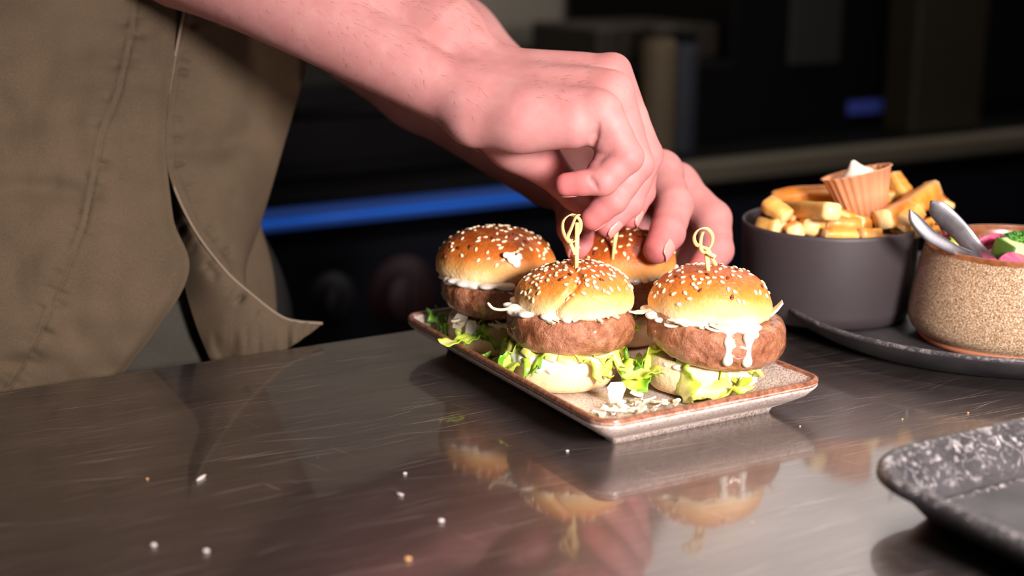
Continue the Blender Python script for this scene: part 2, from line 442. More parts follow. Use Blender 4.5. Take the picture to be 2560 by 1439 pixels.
# ------------------------------------------------------------------ the setting
XL, XR, YB, YF, ZF, ZC = -1.6, 3.6, 2.35, -1.4, -.9, 1.7
def slab(name, sx, sy, sz, c, mat, kind='structure'):
    v, f = box(sx, sy, sz, c=(0, 0, 0)); o = mesh_obj(name, v, f, mat, smooth=False); o.location = c; o['kind'] = kind; return o
slab('floor', XR - XL + .2, YB - YF + .2, .1, ((XL + XR) / 2, (YB + YF) / 2, ZF - .05), MAT['floor'])
slab('ceiling', XR - XL + .2, YB - YF + .2, .1, ((XL + XR) / 2, (YB + YF) / 2, ZC + .05), MAT['wall'])
slab('wall_back', XR - XL + .2, .1, ZC - ZF, ((XL + XR) / 2, YB + .05, (ZC + ZF) / 2), MAT['wall'])
slab('wall_front', XR - XL + .2, .1, ZC - ZF, ((XL + XR) / 2, YF - .05, (ZC + ZF) / 2), MAT['black'])
slab('wall_left', .1, YB - YF, ZC - ZF, (XL - .05, (YB + YF) / 2, (ZC + ZF) / 2), MAT['black'])
slab('wall_right', .1, YB - YF, ZC - ZF, (XR + .05, (YB + YF) / 2, (ZC + ZF) / 2), MAT['black'])

# steel counter: top with folded edge, two side panels, undershelf
EDGE = .829
ct = thing('steel_counter', (.6, .35, ZF), 'long brushed stainless steel counter carrying the plate and trays', 'counter')
v, f = box(3.0, EDGE + .45, .04, bev=.003, c=(0, 0, -.02)); o = mesh_obj('countertop', v, f, MAT['counter'], ct, smooth=False)
o.location = (0, (EDGE - .45) / 2 - .35, -ZF)
for sx in (-1.35, 1.35):
    for sy in (-.5, .5):
        v, f = box(.045, .045, .86, bev=.006); o = mesh_obj('leg', v, f, MAT['steel'], ct); o.location = (sx, sy * .9 - .16, .43)
v, f = box(2.8, .95, .03, bev=.004); o = mesh_obj('undershelf', v, f, MAT['steel'], ct, smooth=False); o.location = (0, -.16, .22)

# cooking range behind the cook
YS, ZS = 1.65, -.087
px0 = PY(640, 500, YS)[0]
xb0, xb1 = -1.2, 3.4
rg = thing('cooking_range', (1.1, YS + .3, ZF), 'dark cooking range with a steel front rail behind the cook, out of focus', 'stove')
def rp(name, sx, sy, sz, c, mat, bev=.0, parent=rg):
    v, f = box(sx, sy, sz, bev=bev); o = mesh_obj(name, v, f, mat, parent, smooth=False)
    o.location = Vector(c) - Vector(rg.location) if parent is rg else c; return o
rp('body', xb1 - xb0, .6, .9 + ZS - .05, ((xb0 + xb1) / 2, YS + .31, (ZF + ZS - .05) / 2), MAT['navy'])
xs = PY(1345, 470, YS)[0]
rp('front_rail', xb1 - xs, .04, .030, ((xb1 + xs) / 2, YS, ZS), simple('dull_steel_rail', srgb(100, 93, 78), .55, .3, var=.06, vscale=8), .006)
rp('worktop', xb1 - xb0, .62, .016, ((xb0 + xb1) / 2, YS + .33, ZS + .008), MAT['black'], .002)
for (x, y, r, m, nm) in ((1012, 735, .037, 'red', 'knob'), (835, 745, .024, 'grey', 'knob')):
    p = PY(x, y, YS)
    v, f = lathe([(0, 0), (r * 1.35, 0), (r * 1.35, .006), (r, .008), (r * .94, .03), (r * .8, .034), (0, .034)], 40)
    o = mesh_obj(nm, v, f, MAT[m], rg); o.rotation_euler = (math.pi / 2, 0, 0); o.location = Vector((p[0], YS + .012, p[2])) - rg.location
    tag(o, 'dark red control knob' if m == 'red' else 'grey control knob')
    v, f = box(r * .3, r * 1.7, .012, bev=.003); g = mesh_obj('grip', v, f, MAT[m], o); g.location = (0, 0, .036)
# blue light strip fixed along the rail
xl = PY(430, 560, YS)[0]
ls = thing('light_strip', ((xl + xs) / 2, YS - .03, ZS - .02), 'glowing blue light strip along the dark range behind the apron', 'light')
v, f = box(xs - xl, .03, .008, bev=.002); o = mesh_obj('diffuser', v, f, MAT['led2'], ls, smooth=False); o.location = (0, 0, .0270)
v, f = tube([(-(xs - xl) / 2, 0, 0), ((xs - xl) / 2, 0, 0)], .0036, 12); o = mesh_obj('tube', v, f, MAT['led'], ls); o.location = (0, -.008, .0195)
v, f = box(xs - xl, .03, .007, bev=.002); o = mesh_obj('housing', v, f, MAT['led2'], ls, smooth=False); o.location = (0, 0, .0125)

def bg_box(name, x0, y0, x1, y1, Y, depth, mat, label, cat, zb=None, bev=.006, door=True):
    a = PY(x0, y0, Y); b = PY(x1, y1, Y)
    z0 = b[2] if zb is None else zb; z1 = a[2]
    t = thing(name, ((a[0] + b[0]) / 2, Y + depth / 2, z0), label, cat)
    v, f = box(b[0] - a[0], depth, z1 - z0, bev=bev); o = mesh_obj('body', v, f, mat, t, smooth=False); o.location = (0, 0, (z1 - z0) / 2)
    return t, b[0] - a[0], z1 - z0
ZW = ZS + .016
YO = 1.78
t, w, h = bg_box('oven', 560, 225, 1840, 100, YO, .42, MAT['black'], 'black countertop oven on the range behind the arms', 'oven', zb=ZW)
v, f = box(w * .6, .01, h * .7, bev=.004); o = mesh_obj('door', v, f, MAT['black'], t, smooth=False); o.location = (-w * .15, -.215, h * .5)
v, f = tube([(-w * .4, 0, 0), (w * .1, 0, 0)], .008, 10); g = mesh_obj('handle', v, f, MAT['black'], o); g.location = (w * .15, -.03, h * .24)
zo = ZW + h
# things stored on the oven
t, w2, h2 = bg_box('storage_crate', 1492, 72, 1800, 150, YO + .06, .2, MAT['brownbox'], 'dark brown crate on top of the black oven', 'crate', zb=zo)
for sx in (-.3, .3):
    v, f = box(w2 * .06, .006, h2 * .95); o = mesh_obj('slat', v, f, MAT['brownbox'], t, smooth=False); o.location = (sx * w2, -.103, h2 * .5)
def bottle(name, x, y, Y, r, hgt, mat, capm, label, zb):
    p = PY(x, y, Y)
    t = thing(name, (p[0], Y, zb), label, 'bottle')
    v, f = lathe([(0, 0), (r * .95, 0), (r, .004), (r, hgt * .84), (r * .93, hgt * .88), (r * .8, hgt * .90), (r * .8, hgt * .92), (0, hgt * .92)], 28)
    mesh_obj('body', v, f, mat, t)
    v, f = lathe([(0, hgt * .92), (r * .88, hgt * .92), (r * .88, hgt), (0, hgt)], 20); mesh_obj('cap', v, f, capm, t)
zr = ZW
bottle('bottle', 1648, 120, YO - .05, .026, .19, MAT['cream'], MAT['brownbox'], 'cream bottle before the dark crate in the blurred background', zr)
bottle('bottle', 1708, 130, YO - .05, .022, .18, MAT['bluebox'], MAT['black'], 'slate blue bottle beside the cream bottle in the background', zr)
t, w3, h3 = bg_box('refrigerator', 1850, -420, 2300, 300, YO + .02, .5, MAT['black'], 'tall black refrigerator right of the oven in the background', 'refrigerator', zb=ZW)
v, f = box(.10, .006, .022, bev=.002)
p = PY(2175, 266, YO + .015); o = mesh_obj('display', v, f, MAT['led3'], t, smooth=False); o.location = Vector((p[0], YO + .014, p[2])) - t.location
tag(o, 'dim blue glowing display')
v, f = box(.11, .006, .13, bev=.004); p = PY(2040, 60, YO + .015); o = mesh_obj('notice_panel', v, f, MAT['greycard'], t, smooth=False); o.location = Vector((p[0], YO + .016, p[2])) - t.location
t, w4, h4 = bg_box('post', 2335, -500, 2450, 330, YO - .10, .07, MAT['olivepost'], 'olive yellow upright post at the right of the background', 'post', zb=ZW)
t, w5, h5 = bg_box('cabinet', 2480, -500, 3300, 330, YO + .02, .5, MAT['black'], 'black cabinet beyond the olive post at the right edge', 'cabinet', zb=ZW)
v, f = box(w5 * .48, .012, h5 * .9, bev=.003)
for sx in (-.25, .25):
    o = mesh_obj('door', v, f, MAT['black'], t, smooth=False); o.location = (sx * w5, -.256, h5 * .5)

# ------------------------------------------------------------------ the plate
def plate():
    x0, x1, y0, y1 = .3655, .5125, .5600, .7960
    t = thing('rectangular_plate', ((x0 + x1) / 2, (y0 + y1) / 2, 0), 'speckled beige rectangular plate with brown rim under the four sliders', 'plate')
    prof = [(.028, .0015), (.0225, .0), (.0215, .0), (.0205, .0028), (.014, .0068), (.006, .0118), (.0012, .0152), (.0003, .0165), (.0010, .0172), (.0002, .0182), (.0, .0196), (.0012, .0208), (.0032, .0206), (.0048, .0190), (.008, .0160), (.013, .0110), (.018, .0072), (.024, .0060), (.032, .0056)]
    v, f = rrect_sweep(x1 - x0, y1 - y0, .013, prof, 8)
    m = 36
    rim = [1.0 if 10 <= j <= 12 else (.75 if j == 8 else .3 if j in (9, 13) else 0.0) for j in range(len(prof)) for _ in range(m)]
    # corners lift a little, as on the photo's plate
    vv = []
    for x, y, z in v:
        c = max(0, abs(x) / ((x1 - x0) / 2) - .6) * max(0, abs(y) / ((y1 - y0) / 2) - .75)
        vv.append((x, y, z + (.02 * c if z > .012 else 0)))
    o = mesh_obj('dish', vv, f, MAT['plate'], t, attrs={'rim': rim})
    return t
plate()

# ------------------------------------------------------------------ sliders
def noise_disp(p, s, seed): return noise.noise(Vector((p[0] * s + seed * 7.1, p[1] * s - seed * 3.3, p[2] * s + seed * 1.7)))

class Crown:
    def __init__(s, R, H, seed, crease=None, squash=1.0):
        s.R, s.H, s.seed, s.crease, s.sq = R, H, seed, crease, squash
    def point(s, az, a):
        """a: 0 at the edge .. pi/2 at the top"""
        r = s.R * max(0.0, math.cos(a)) ** .86; z = .0065 + (s.H - .0065) * math.sin(a) ** .95
        p = np.array([r * math.cos(az), r * math.sin(az) * s.sq, z])
        k = 1 + .05 * noise_disp(p, 28, s.seed) + .022 * noise_disp(p, 75, s.seed)
        p = p * np.array([k, k, 1 + .6 * (k - 1)])
        if s.crease:
            a0, wd, dp = s.crease
            d = (az - a0 + math.pi) % (2 * math.pi) - math.pi
            g = math.exp(-((d * math.cos(a) * s.R - .010 * math.sin(2.2 * a)) / wd) ** 2) * min(1, math.cos(a) * 2.2)
            lob = .5 * (1 - math.tanh(d * 8)) * math.exp(-((d + .5) / .5) ** 2)
            p *= (1 - dp * g / s.R); p[2] -= .0015 * lob * math.cos(a)
        return p
    def normal(s, az, a, e=1e-3):
        p = s.point(az, a); u = s.point(az + e, a) - p; v = s.point(az, a + e) - p
        n = np.cross(u, v); return p, n / (np.linalg.norm(n) + 1e-12)
    def mesh(s, nu=110, nv=36):
        V = []
        for i in range(nu):
            az = 2 * math.pi * i / nu
            col = [(0, 0, .003)]
            for q in (.35, .7, .88): 
                col.append((s.R * q * math.cos(az), s.R * q * s.sq * math.sin(az), .0018 * (1 - q) + .0008 * noise_disp((q * math.cos(az), q * math.sin(az), 0), 6, s.seed)))
            p0 = s.point(az, 0.0)
            rag = 1 + .012 * noise_disp((math.cos(az) * .05, math.sin(az) * .05, 0), 220, s.seed)
            col.append((p0[0] * .955 * rag, p0[1] * .955 * rag, .0006 + .0016 * noise_disp((math.cos(az), math.sin(az), .3), 3.1, s.seed)))
            col.append((p0[0] * .99 * rag, p0[1] * .99 * rag, .0030))
            for j in range(nv):
                col.append(tuple(s.point(az, math.pi / 2 * (j / (nv - 1)) * .9995)))
            V += col; m = len(col)
        return V, grid_faces(nu, m, True)

def seed_mesh(name, L, Wd, T, mat):
    V = []; nu, nv = 8, 6
    for i in range(nu):
        a = 2 * math.pi * i / nu
        for j in range(nv):
            b = -math.pi / 2 + math.pi * j / (nv - 1)
            x = math.sin(b); tp = (1 - .35 * x) * math.cos(b)
            V.append((x * L / 2, math.cos(a) * tp * Wd / 2, math.sin(a) * tp * T / 2))
    me = bpy.data.meshes.new(name); me.from_pydata(V, [], grid_faces(nu, nv, True)); me.polygons.foreach_set('use_smooth', [True] * len(me.polygons))
    me.materials.append(mat); return me
ME_SES = seed_mesh('sesame_seed', .0034, .0021, .0011, MAT['sesame'])
ME_FLX = seed_mesh('flax_seed', .0037, .0021, .0010, MAT['flax'])

def scatter(crown, obj, nses, nflx, rs, lo=.25, bias=None):
    R = random.Random(rs); pts = []; tries = 0
    while len(pts) < nses + nflx and tries < 6000:
        tries += 1
        a = math.asin(R.uniform(math.sin(lo), 1)); az = R.uniform(0, 2 * math.pi)
        dens = min(1, .12 + ((a - lo) / 1.0) ** 1.1)
        if bias: dens *= bias(az, a)
        if R.random() > dens: continue
        p, n = crown.normal(az, a)
        if any((p - q).dot(p - q) < .0026 ** 2 for q, _ in pts): continue
        pts.append((p, n))
    R.shuffle(pts)
    for i, (p, n) in enumerate(pts):
        fl = i < nflx
        o = bpy.data.objects.new('flax_seed' if fl else 'sesame_seed', ME_FLX if fl else ME_SES); COL.objects.link(o); o.parent = obj
        q = Vector(n).to_track_quat('Z', 'Y') @ Quaternion((0, 0, 1), R.uniform(0, 6.28)) @ Quaternion((0, 1, 0), R.uniform(-.15, .15))
        s = R.uniform(.85, 1.12)
        o.matrix_local = Matrix.LocRotScale(Vector(p + n * .0003), q, (s, s, s))

def patty_mesh(R, H, seed, sq=1.0, nu=120):
    prof = []
    for j in range(5): prof.append((R * .82 * j / 4, 0.0006 * (j == 4)))
    for j in range(17):
        a = -math.pi / 2 + math.pi * j / 16
        prof.append((R * .82 + R * .18 * math.cos(a) ** .8 if math.cos(a) > 0 else R * .82, H / 2 + H / 2 * math.sin(a)))
    for j in range(4, -1, -1): prof.append((R * .82 * j / 4, H))
    V = []
    for i in range(nu):
        az = 2 * math.pi * i / nu
        for r, z in prof:
            p = np.array([r * math.cos(az), r * math.sin(az) * sq, z])
            k = 1 + .05 * noise_disp(p, 30, seed) + .035 * noise_disp(p, 95, seed + 3) + .028 * noise_disp(p, 240, seed + 5)
            zz = z + (.0012 * noise_disp(p, 60, seed + 9) + .0006 * noise_disp(p, 210, seed)) * (1 if z > .3 * H else .5)
            V.append((p[0] * k, p[1] * k, zz))
    return V, grid_faces(nu, len(prof), True)

def base_mesh(R, H, seed, sq=1.0, nu=90):
    prof = [(0, 0), (R * .5, 0), (R * .78, .0004), (R * .90, .0022), (R * .975, .006), (R, .011), (R * .99, H * .72), (R * .965, H * .92), (R * .93, H), (R * .6, H * .985), (0, H * .98)]
    V = []
    for i in range(nu):
        az = 2 * math.pi * i / nu
        for j, (r, z) in enumerate(prof):
            p = np.array([r * math.cos(az), r * math.sin(az) * sq, z])
            k = 1 + .05 * noise_disp(p, 24, seed) + .02 * noise_disp(p, 80, seed)
            V.append((p[0] * k, p[1] * k, z + (.0010 * noise_disp(p, 140, seed) if 6 < j < 10 else 0)))
    return V, grid_faces(nu, len(prof), True)

def leaf_mesh(L, Wd, seed, ruffle=.0035, curl=0.0, nu=18, nv=11, droop=0.0):
    """a torn ruffled leaf: x along its length from 0 to L, edge greener than the rib"""
    R = random.Random(seed); ph = [R.uniform(0, 6.28) for _ in range(6)]
    V, g = [], []
    for i in range(nu):
        u = i / (nu - 1)
        w = Wd * (.55 + .45 * math.sin(math.pi * min(1, u * .9 + .12))) * (1 + .22 * math.sin(u * 9 + ph[0]) + .1 * math.sin(u * 23 + ph[1]))
        for j in range(nv):
            s = 2 * j / (nv - 1) - 1
            e = abs(s) ** 1.6 * (.4 + .6 * u)
            z = ruffle * e * (math.sin(u * 13 + ph[2] + s * 1.5) + .6 * math.sin(u * 27 + ph[3] - s)) + .35 * ruffle * (u ** 2) * math.sin(s * 5 + ph[4])
            x = L * u + .12 * L * (u ** 3) * math.sin(s * 6 + ph[5]); 
            z += curl * u * u * L + .25 * Wd * abs(s) ** 2 * .4
            z -= droop * max(0, u - .35) ** 1.6 * L; x -= .35 * droop * max(0, u - .45) ** 2 * L
            V.append((x, w / 2 * s, z)); g.append(min(1, .15 + .55 * abs(s) + .5 * u ** 2 - .25 * (1 - u)))
    return V, grid_faces(nu, nv), g

def leaf(parent, loc, az, pitch, roll, L, Wd, seed, mat='leaf', curl=0.0, name='lettuce_leaf', ruffle=.0035, droop=0.0):
    v, f, g = leaf_mesh(L, Wd, seed, ruffle, curl, droop=droop)
    o = mesh_obj(name, v, f, MAT[mat], parent, attrs={'g': g}); solid(o, .0007)
    o.location = loc; o.rotation_euler = (Quaternion((0, 0, 1), az) @ Quaternion((0, 1, 0), pitch) @ Quaternion((1, 0, 0), roll)).to_euler()
    return o

def flake_mesh(L, Wd, T, seed, bend=.3):
    R = random.Random(seed); n = 5; V = []
    for i in range(n):
        u = i / (n - 1) - .5
        w = Wd * (1 - 1.1 * abs(u) ** 1.3) * R.uniform(.6, 1.25)
        z = bend * L * (u * u) + R.uniform(-.1, .1) * T
        for y, dz in ((-w / 2, 0), (w / 2 * R.uniform(.8, 1.1), R.uniform(0, T)), (w / 2, T), (-w / 2 * R.uniform(.8, 1), T)):
            V.append((L * u, y, z + dz))
    Fc = []
    for i in range(n - 1):
        for k in range(4): Fc.append((i * 4 + k, i * 4 + (k + 1) % 4, (i + 1) * 4 + (k + 1) % 4, (i + 1) * 4 + k))
    Fc += [(3, 2, 1, 0), tuple((n - 1) * 4 + k for k in range(4))]
    return V, Fc

def blobs(balls, k=.0025, vox=.0006):
    P = np.array([b[:3] for b in balls]); r = max(b[3] for b in balls) + .004
    s = SDF(P.min(0) - r, P.max(0) + r, vox)
    for b in balls:
        if len(b) == 4: s.ell(b[:3], (b[3],) * 3, k)
        elif len(b) == 6: s.ell(b[:3], b[3:], k)
        else: s.cone(b[:3], b[4:7], b[3], b[7], k)
    return s.mesh()

VIEW = -TH      # local -y of each slider looks at the camera side
def slider(px_top, zt, px_base, R, mat, seed, label, ncount, crown_tilt, crown_off, patty=(.0365, .0205), patty_off=(0, 0, 0), patty_tilt=(0, 0), baseR=.032, crease=None, H=.0275, lo=.2, bias=None):
    p = px_base
    t = thing('slider_burger', (p[0], p[1], .0058), label, 'burger', None, VIEW)
    v, f = base_mesh(baseR, .0215, seed); o = mesh_obj('bottom_bun', v, f, MAT['bun_base'], t)
    v, f = patty_mesh(patty[0], patty[1], seed + 20); o = mesh_obj('patty', v, f, MAT['patty'], t)
    o.location = (patty_off[0], patty_off[1], .0250 + patty_off[2]); o.rotation_euler = (patty_tilt[0], patty_tilt[1], seed)
    # keep the tilt in the view frame
    o.rotation_euler = (Matrix.Rotation(patty_tilt[1], 3, 'Y') @ Matrix.Rotation(patty_tilt[0], 3, 'X') @ Matrix.Rotation(seed * 1.3, 3, 'Z')).to_euler()
    c = Crown(R, H, seed + 40, crease); v, f = c.mesh(); o = mesh_obj('top_bun', v, f, MAT[mat], t)
    o.location = crown_off; o.rotation_euler = (Matrix.Rotation(crown_tilt[1], 3, 'Y') @ Matrix.Rotation(crown_tilt[0], 3, 'X')).to_euler()
    scatter(c, o, ncount[0], ncount[1], seed + 60, lo, bias)
    return t, o

def ringpt(az, r, z): return (r * math.cos(az), r * math.sin(az), z)
AZ = lambda deg: math.radians(deg)       # local azimuth: -90 faces the camera, 180 is left, 0 right
def garnish(t, seed, leaves, sauce_up, sauce_low, flakes, z_low=.0225, z_up=.0455, rl=.030):
    for i, (az, pitch, L, Wd, mt) in enumerate(leaves):
        leaf(t, ringpt(AZ(az), rl - .012, z_low + .0012 * (i % 3)), AZ(az) + .15 * math.sin(i * 5), pitch, .3 * math.sin(i * 3.1 + seed), L, Wd, seed * 31 + i, mt, droop=.8, ruffle=.0026)
    if sauce_up:
        v, f = blobs(sauce_up); mesh_obj('sauce', v, f, MAT['sauce'], t)
    if sauce_low:
        v, f = blobs(sauce_low); mesh_obj('sauce', v, f, MAT['sauce'], t)
    for i, (az, r, z, L, Wd, mt, pit) in enumerate(flakes):
        v, f = flake_mesh(L, Wd, .0011, seed * 17 + i); nm = 'cheese_shaving' if mt == 'cheese' else 'cabbage_shred'
        o = mesh_obj(nm, v, f, MAT[mt], t, smooth=False)
        o.location = ringpt(AZ(az), r, z); o.rotation_euler = (Quaternion((0, 0, 1), AZ(az) + (0 if mt == 'cheese' else 1.2 + i)) @ Quaternion((0, 1, 0), pit)).to_euler()

def rnd_sauce(seed, n, r, z, a0, a1, rad=(.0022, .0042), zj=.0012):
    R = random.Random(seed); out = []
    for i in range(n):
        a = AZ(a0 + (a1 - a0) * (i + R.uniform(-.3, .3)) / max(1, n - 1)); q = R.uniform(*rad)
        if R.random() < .3: continue
        out.append((*ringpt(a, r - q * .7 + R.uniform(-.0025, .001), z + R.uniform(-zj, zj)), q * R.uniform(1.2, 2.0), q * R.uniform(1.2, 2.0), q * .75))
    return out
def rnd_flakes(seed, n, r, z, a0, a1, mt='onion'):
    R = random.Random(seed); return [(R.uniform(a0, a1), r + R.uniform(-.003, .002), z + R.uniform(-.001, .0015), R.uniform(.006, .012), R.uniform(.0022, .0042), mt, R.uniform(-.5, .5)) for _ in range(n)]

B1 = PZ(1407, 949, .006); B2 = PZ(1748, 962, .006); B3 = PZ(1243, 862, .006); B4 = PZ(1556, 842, .006)
# front slider
t, cr = slider(None, 0, B1, .0345, 'bun_gold', 1, 'front left slider with a creased golden crown and knotted skewer', (150, 14), (AZ(-3), AZ(-1)), (.0066, .001, .0425), patty_off=(.0042, 0, 0), patty_tilt=(AZ(2), AZ(0)), crease=(AZ(-112), .0022, .0036))
garnish(t, 1, [(-168, .12, .026, .022, 'leaf'), (-148, .2, .024, .022, 'leaf_y'), (-122, .15, .022, .018, 'leaf'), (-58, .15, .023, .024, 'leaf_y'), (-36, .1, .022, .020, 'leaf_y'), (0, .2, .024, .02, 'leaf'), (60, .2, .02, .02, 'leaf'), (130, .2, .02, .02, 'leaf')],
        rnd_sauce(11, 9, .032, .0448, -205, -110, (.002, .0035)) + rnd_sauce(12, 7, .033, .0445, -105, -20, (.0016, .0026)) + [(.006, 0, .044, .03, .029, .002), (-.0285, -.012, .0455, .0045, .004, .0035)],
        [(*ringpt(AZ(q), .0290, .0185), .0042, .0042, .0036) for q in (-172, -158, -141, -126, -112, -97, -84)] + [(*ringpt(AZ(q), .0305, .0160), .0030, .0030, .0032) for q in (-150, -133, -118, -104)] + [(0, 0, .0195, .029, .029, .003)],
        rnd_flakes(15, 16, .034, .0445, -110, 0) + [(-30, .031, .0165, .009, .006, 'cheese', 1.2)])
for i, (q, rr, zz, sx_, mt) in enumerate([(-104, .0315, .0235, .0075, 'leaf_y'), (-90, .0325, .0225, .0085, 'leaf_y'), (-78, .0318, .0235, .0065, 'leaf'), (-134, .0315, .0235, .0065, 'leaf_y')]):
    v, f = box(sx_, .006, .0055, bev=.0012); o = mesh_obj('lettuce_chunk', v, f, MAT[mt], t, attrs={'g': [.1 + .3 * (k % 3) for k in range(len(v))]}); o.location = ringpt(AZ(q), rr - .002, zz); o.rotation_euler = (.3 * i, .25, AZ(q + 80))
# thread of cabbage hanging off the front slider to the left
v, f = tube(catmull([(-.026, -.014, .0485), (-.034, -.014, .0462), (-.040, -.013, .0466), (-.0432, -.013, .050)], 14), [.0009] * 13 + [.0005], 7); mesh_obj('cabbage_shred', v, f, MAT['onion'], t)
# right slider
t, cr = slider(None, 0, B2, .0352, 'bun_gold', 2, 'front right slider with white sauce dripping down its patty', (95, 13), (AZ(-4), AZ(2)), (.0050, .002, .0415), patty=(.0385, .0215), patty_off=(.0068, -.003, -.0015), patty_tilt=(AZ(6), AZ(6)), H=.0285, lo=.15)
def drip(x, y, z, L): return [(x, y, z, .0017, x - .0004, y - .0012, z - L * .85, .0019), (x - .0006, y - .0010, z - L, .0028), (x, y, z + .001, .003)]
garnish(t, 2, [(-172, .15, .026, .02, 'leaf'), (-150, .3, .022, .018, 'leaf_y'), (-30, .3, .022, .018, 'leaf_y'), (30, .1, .02, .02, 'leaf'), (90, .1, .02, .02, 'leaf'), (-65, .35, .02, .016, 'leaf_y')],
        rnd_sauce(21, 9, .033, .0445, -190, -100, (.0018, .0030)) + [(.006, 0, .0435, .030, .029, .002), (.010, -.0325, .0425, .006, .004, .002), (.020, -.0300, .0425, .006, .004, .0022), (.0245, -.0280, .0425, .005, .004, .002)]
        + drip(.0096, -.0408, .0370, .0095) + drip(.0205, -.0386, .0385, .0125) + [(.0100, -.0355, .0405, .0028), (.0205, -.033, .0408, .0030), (.0245, -.034, .0400, .0024)],
        rnd_sauce(23, 9, .030, .0195, -180, -20, (.002, .0032)) + [(0, 0, .0195, .027, .027, .003)],
        rnd_flakes(25, 14, .034, .0435, -130, -10) + [(-8, .0390, .0440, .018, .016, 'cheese', -.7), (-170, .036, .0445, .012, .008, 'cheese', .1), (-30, .030, .012, .012, .014, 'cheese', 1.4), (-12, .030, .013, .012, .012, 'cheese', 1.4)])
lf = leaf(t, (-.012, -.034, .001), AZ(-90), AZ(-70), AZ(0), .027, .018, 77, 'leaf', .1); 
lf.rotation_euler = (Matrix.Rotation(AZ(14), 3, 'Y') @ Matrix.Rotation(AZ(-12), 3, 'X') @ Matrix(((0, 1, 0), (0, 0, -1), (1, 0, 0))).transposed().inverted() @ Matrix.Identity(3)).to_euler() if False else Vector((-.15, .25, 1)).to_track_quat('X', 'Y').to_euler()
lf = leaf(t, (-.010, -.036, .006), 0, 0, 0, .032, .014, 78, 'leaf_y', -.05); lf.rotation_euler = Vector((1, -.1, .22)).to_track_quat('X', 'Y').to_euler(); lf.rotation_euler.rotate_axis('X', AZ(-70))
# left slider
t, cr = slider(None, 0, B3, .0372, 'bun_amber', 3, 'back left slider without skewer, white sauce smear on its crown', (120, 12), (AZ(-4), AZ(1)), (-.001, .006, .0440), patty_off=(.002, 0, .001), patty_tilt=(AZ(2), AZ(2)), H=.0300, lo=.12)
garnish(t, 3, [(-178, .5, .022, .02, 'leaf'), (-160, .6, .020, .018, 'leaf_y'), (-125, .4, .022, .018, 'leaf_y'), (-90, .35, .022, .02, 'leaf'), (-60, .3, .024, .022, 'leaf'), (-30, .3, .022, .02, 'leaf'), (40, .2, .02, .02, 'leaf'), (110, .2, .02, .02, 'leaf')],
        rnd_sauce(31, 13, .0345, .0455, -195, -30, (.002, .0036)) + [(0, 0, .045, .030, .029, .0025)],
        rnd_sauce(33, 9, .030, .0195, -160, -30, (.002, .0030)) + [(0, 0, .019, .027, .027, .003)],
        rnd_flakes(35, 10, .033, .021, -150, -30) + [(-118, .033, .018, .012, .010, 'cheese', 1.1), (-135, .031, .022, .012, .010, 'cheese', .9)])
v, f = blobs([(.008, -.0325, .0625, .0028, .0012, .0036), (.011, -.0322, .0590, .0026, .0012, .003), (.0050, -.0332, .0645, .0024, .0010, .002), (.0125, -.0312, .063, .002, .001, .0024)], .001, .0004)
sm = mesh_obj('sauce', v, f, MAT['sauce'], t); sm.location = (.001, .0035, .0005)
# back slider
t, cr = slider(None, 0, B4, .0340, 'bun_red', 4, 'back right slider whose skewer and crown the two hands hold', (70, 8), (AZ(-2), AZ(0)), (0, 0, .0430), H=.0275, lo=.2)
garnish(t, 4, [(-150, .3, .02, .02, 'leaf'), (-90, .3, .02, .02, 'leaf_y'), (-40, .3, .02, .02, 'leaf'), (20, .2, .02, .02, 'leaf')],
        rnd_sauce(41, 12, .033, .0455, -170, 0, (.002, .0032)) + [(0, 0, .045, .030, .029, .0025)], rnd_sauce(43, 8, .030, .0195, -160, -20, (.002, .003)) + [(0, 0, .019, .027, .027, .003)], rnd_flakes(45, 8, .033, .0445, -120, 0))

# ------------------------------------------------------------------ skewers
def skewer(base, top, loop, tail, label, d):
    b = PD(*base, d); tp = PD(*top, d)
    t = thing('bamboo_skewer', tuple(b), label, 'skewer', 'knotted bamboo skewers')
    ax = (tp - b)
    v, f = tube([Vector(-ax * .35), Vector(ax * .5), Vector(ax)], 0, 8, flat=[(.0009, .0007), (.00145, .0010), (.0014, .0009)], wdir=tuple(RT))
    mesh_obj('stick', v, f, MAT['bamboo'], t)
    if loop:
        pts = catmull([PD(x, y, d + dd) - b for x, y, dd in loop], 44)
        c = sum(pts) / len(pts)
        v, f = tube([Vector(p) for p in pts], 0, 8, flat=(.0012, .00045), wdir=tuple(-FWH * .45 + RT * .8 + np.array([0, 0, .45])))
        mesh_obj('knot_loop', v, f, MAT['bamboo'], t)
    for q in tail:
        pts = catmull([PD(x, y, d + dd) - b for x, y, dd in q], 12)
        v, f = tube([Vector(p) for p in pts], 0, 8, flat=(.0011, .00032), wdir=tuple(RT * .8 + np.array([0, 0, .6])))
        mesh_obj('knot_tail', v, f, MAT['bamboo'], t)
    return t
skewer((1441, 676), (1443, 556), [(1440, 600, -.003), (1424, 606, -.004), (1408, 580, -.002), (1408, 552, .001), (1426, 537, .003), (1446, 545, .002), (1452, 562, .003), (1446, 585, .004), (1428, 600, .002), (1418, 596, -.003), (1428, 570, -.005), (1440, 540, -.004), (1448, 538, .0)],
       [[(1420, 596, -.002), (1430, 616, -.002), (1438, 636, -.001)], [(1430, 600, .002), (1442, 620, .003), (1450, 618, .003)]], 'knotted bamboo skewer upright in the front left slider', .801)
skewer((1771, 682), (1766, 622), [(1790, 664, -.001), (1778, 640, -.002), (1768, 622, -.002), (1742, 612, -.002), (1735, 592, .0), (1746, 574, .002), (1766, 571, .003), (1780, 586, .002), (1780, 606, .0), (1770, 624, -.002), (1762, 632, -.003), (1752, 622, -.003), (1752, 598, -.002), (1757, 580, .0)],
       [[(1764, 628, -.003), (1778, 636, -.004), (1789, 642, -.004)]], 'knotted bamboo skewer in the front right slider', .790)
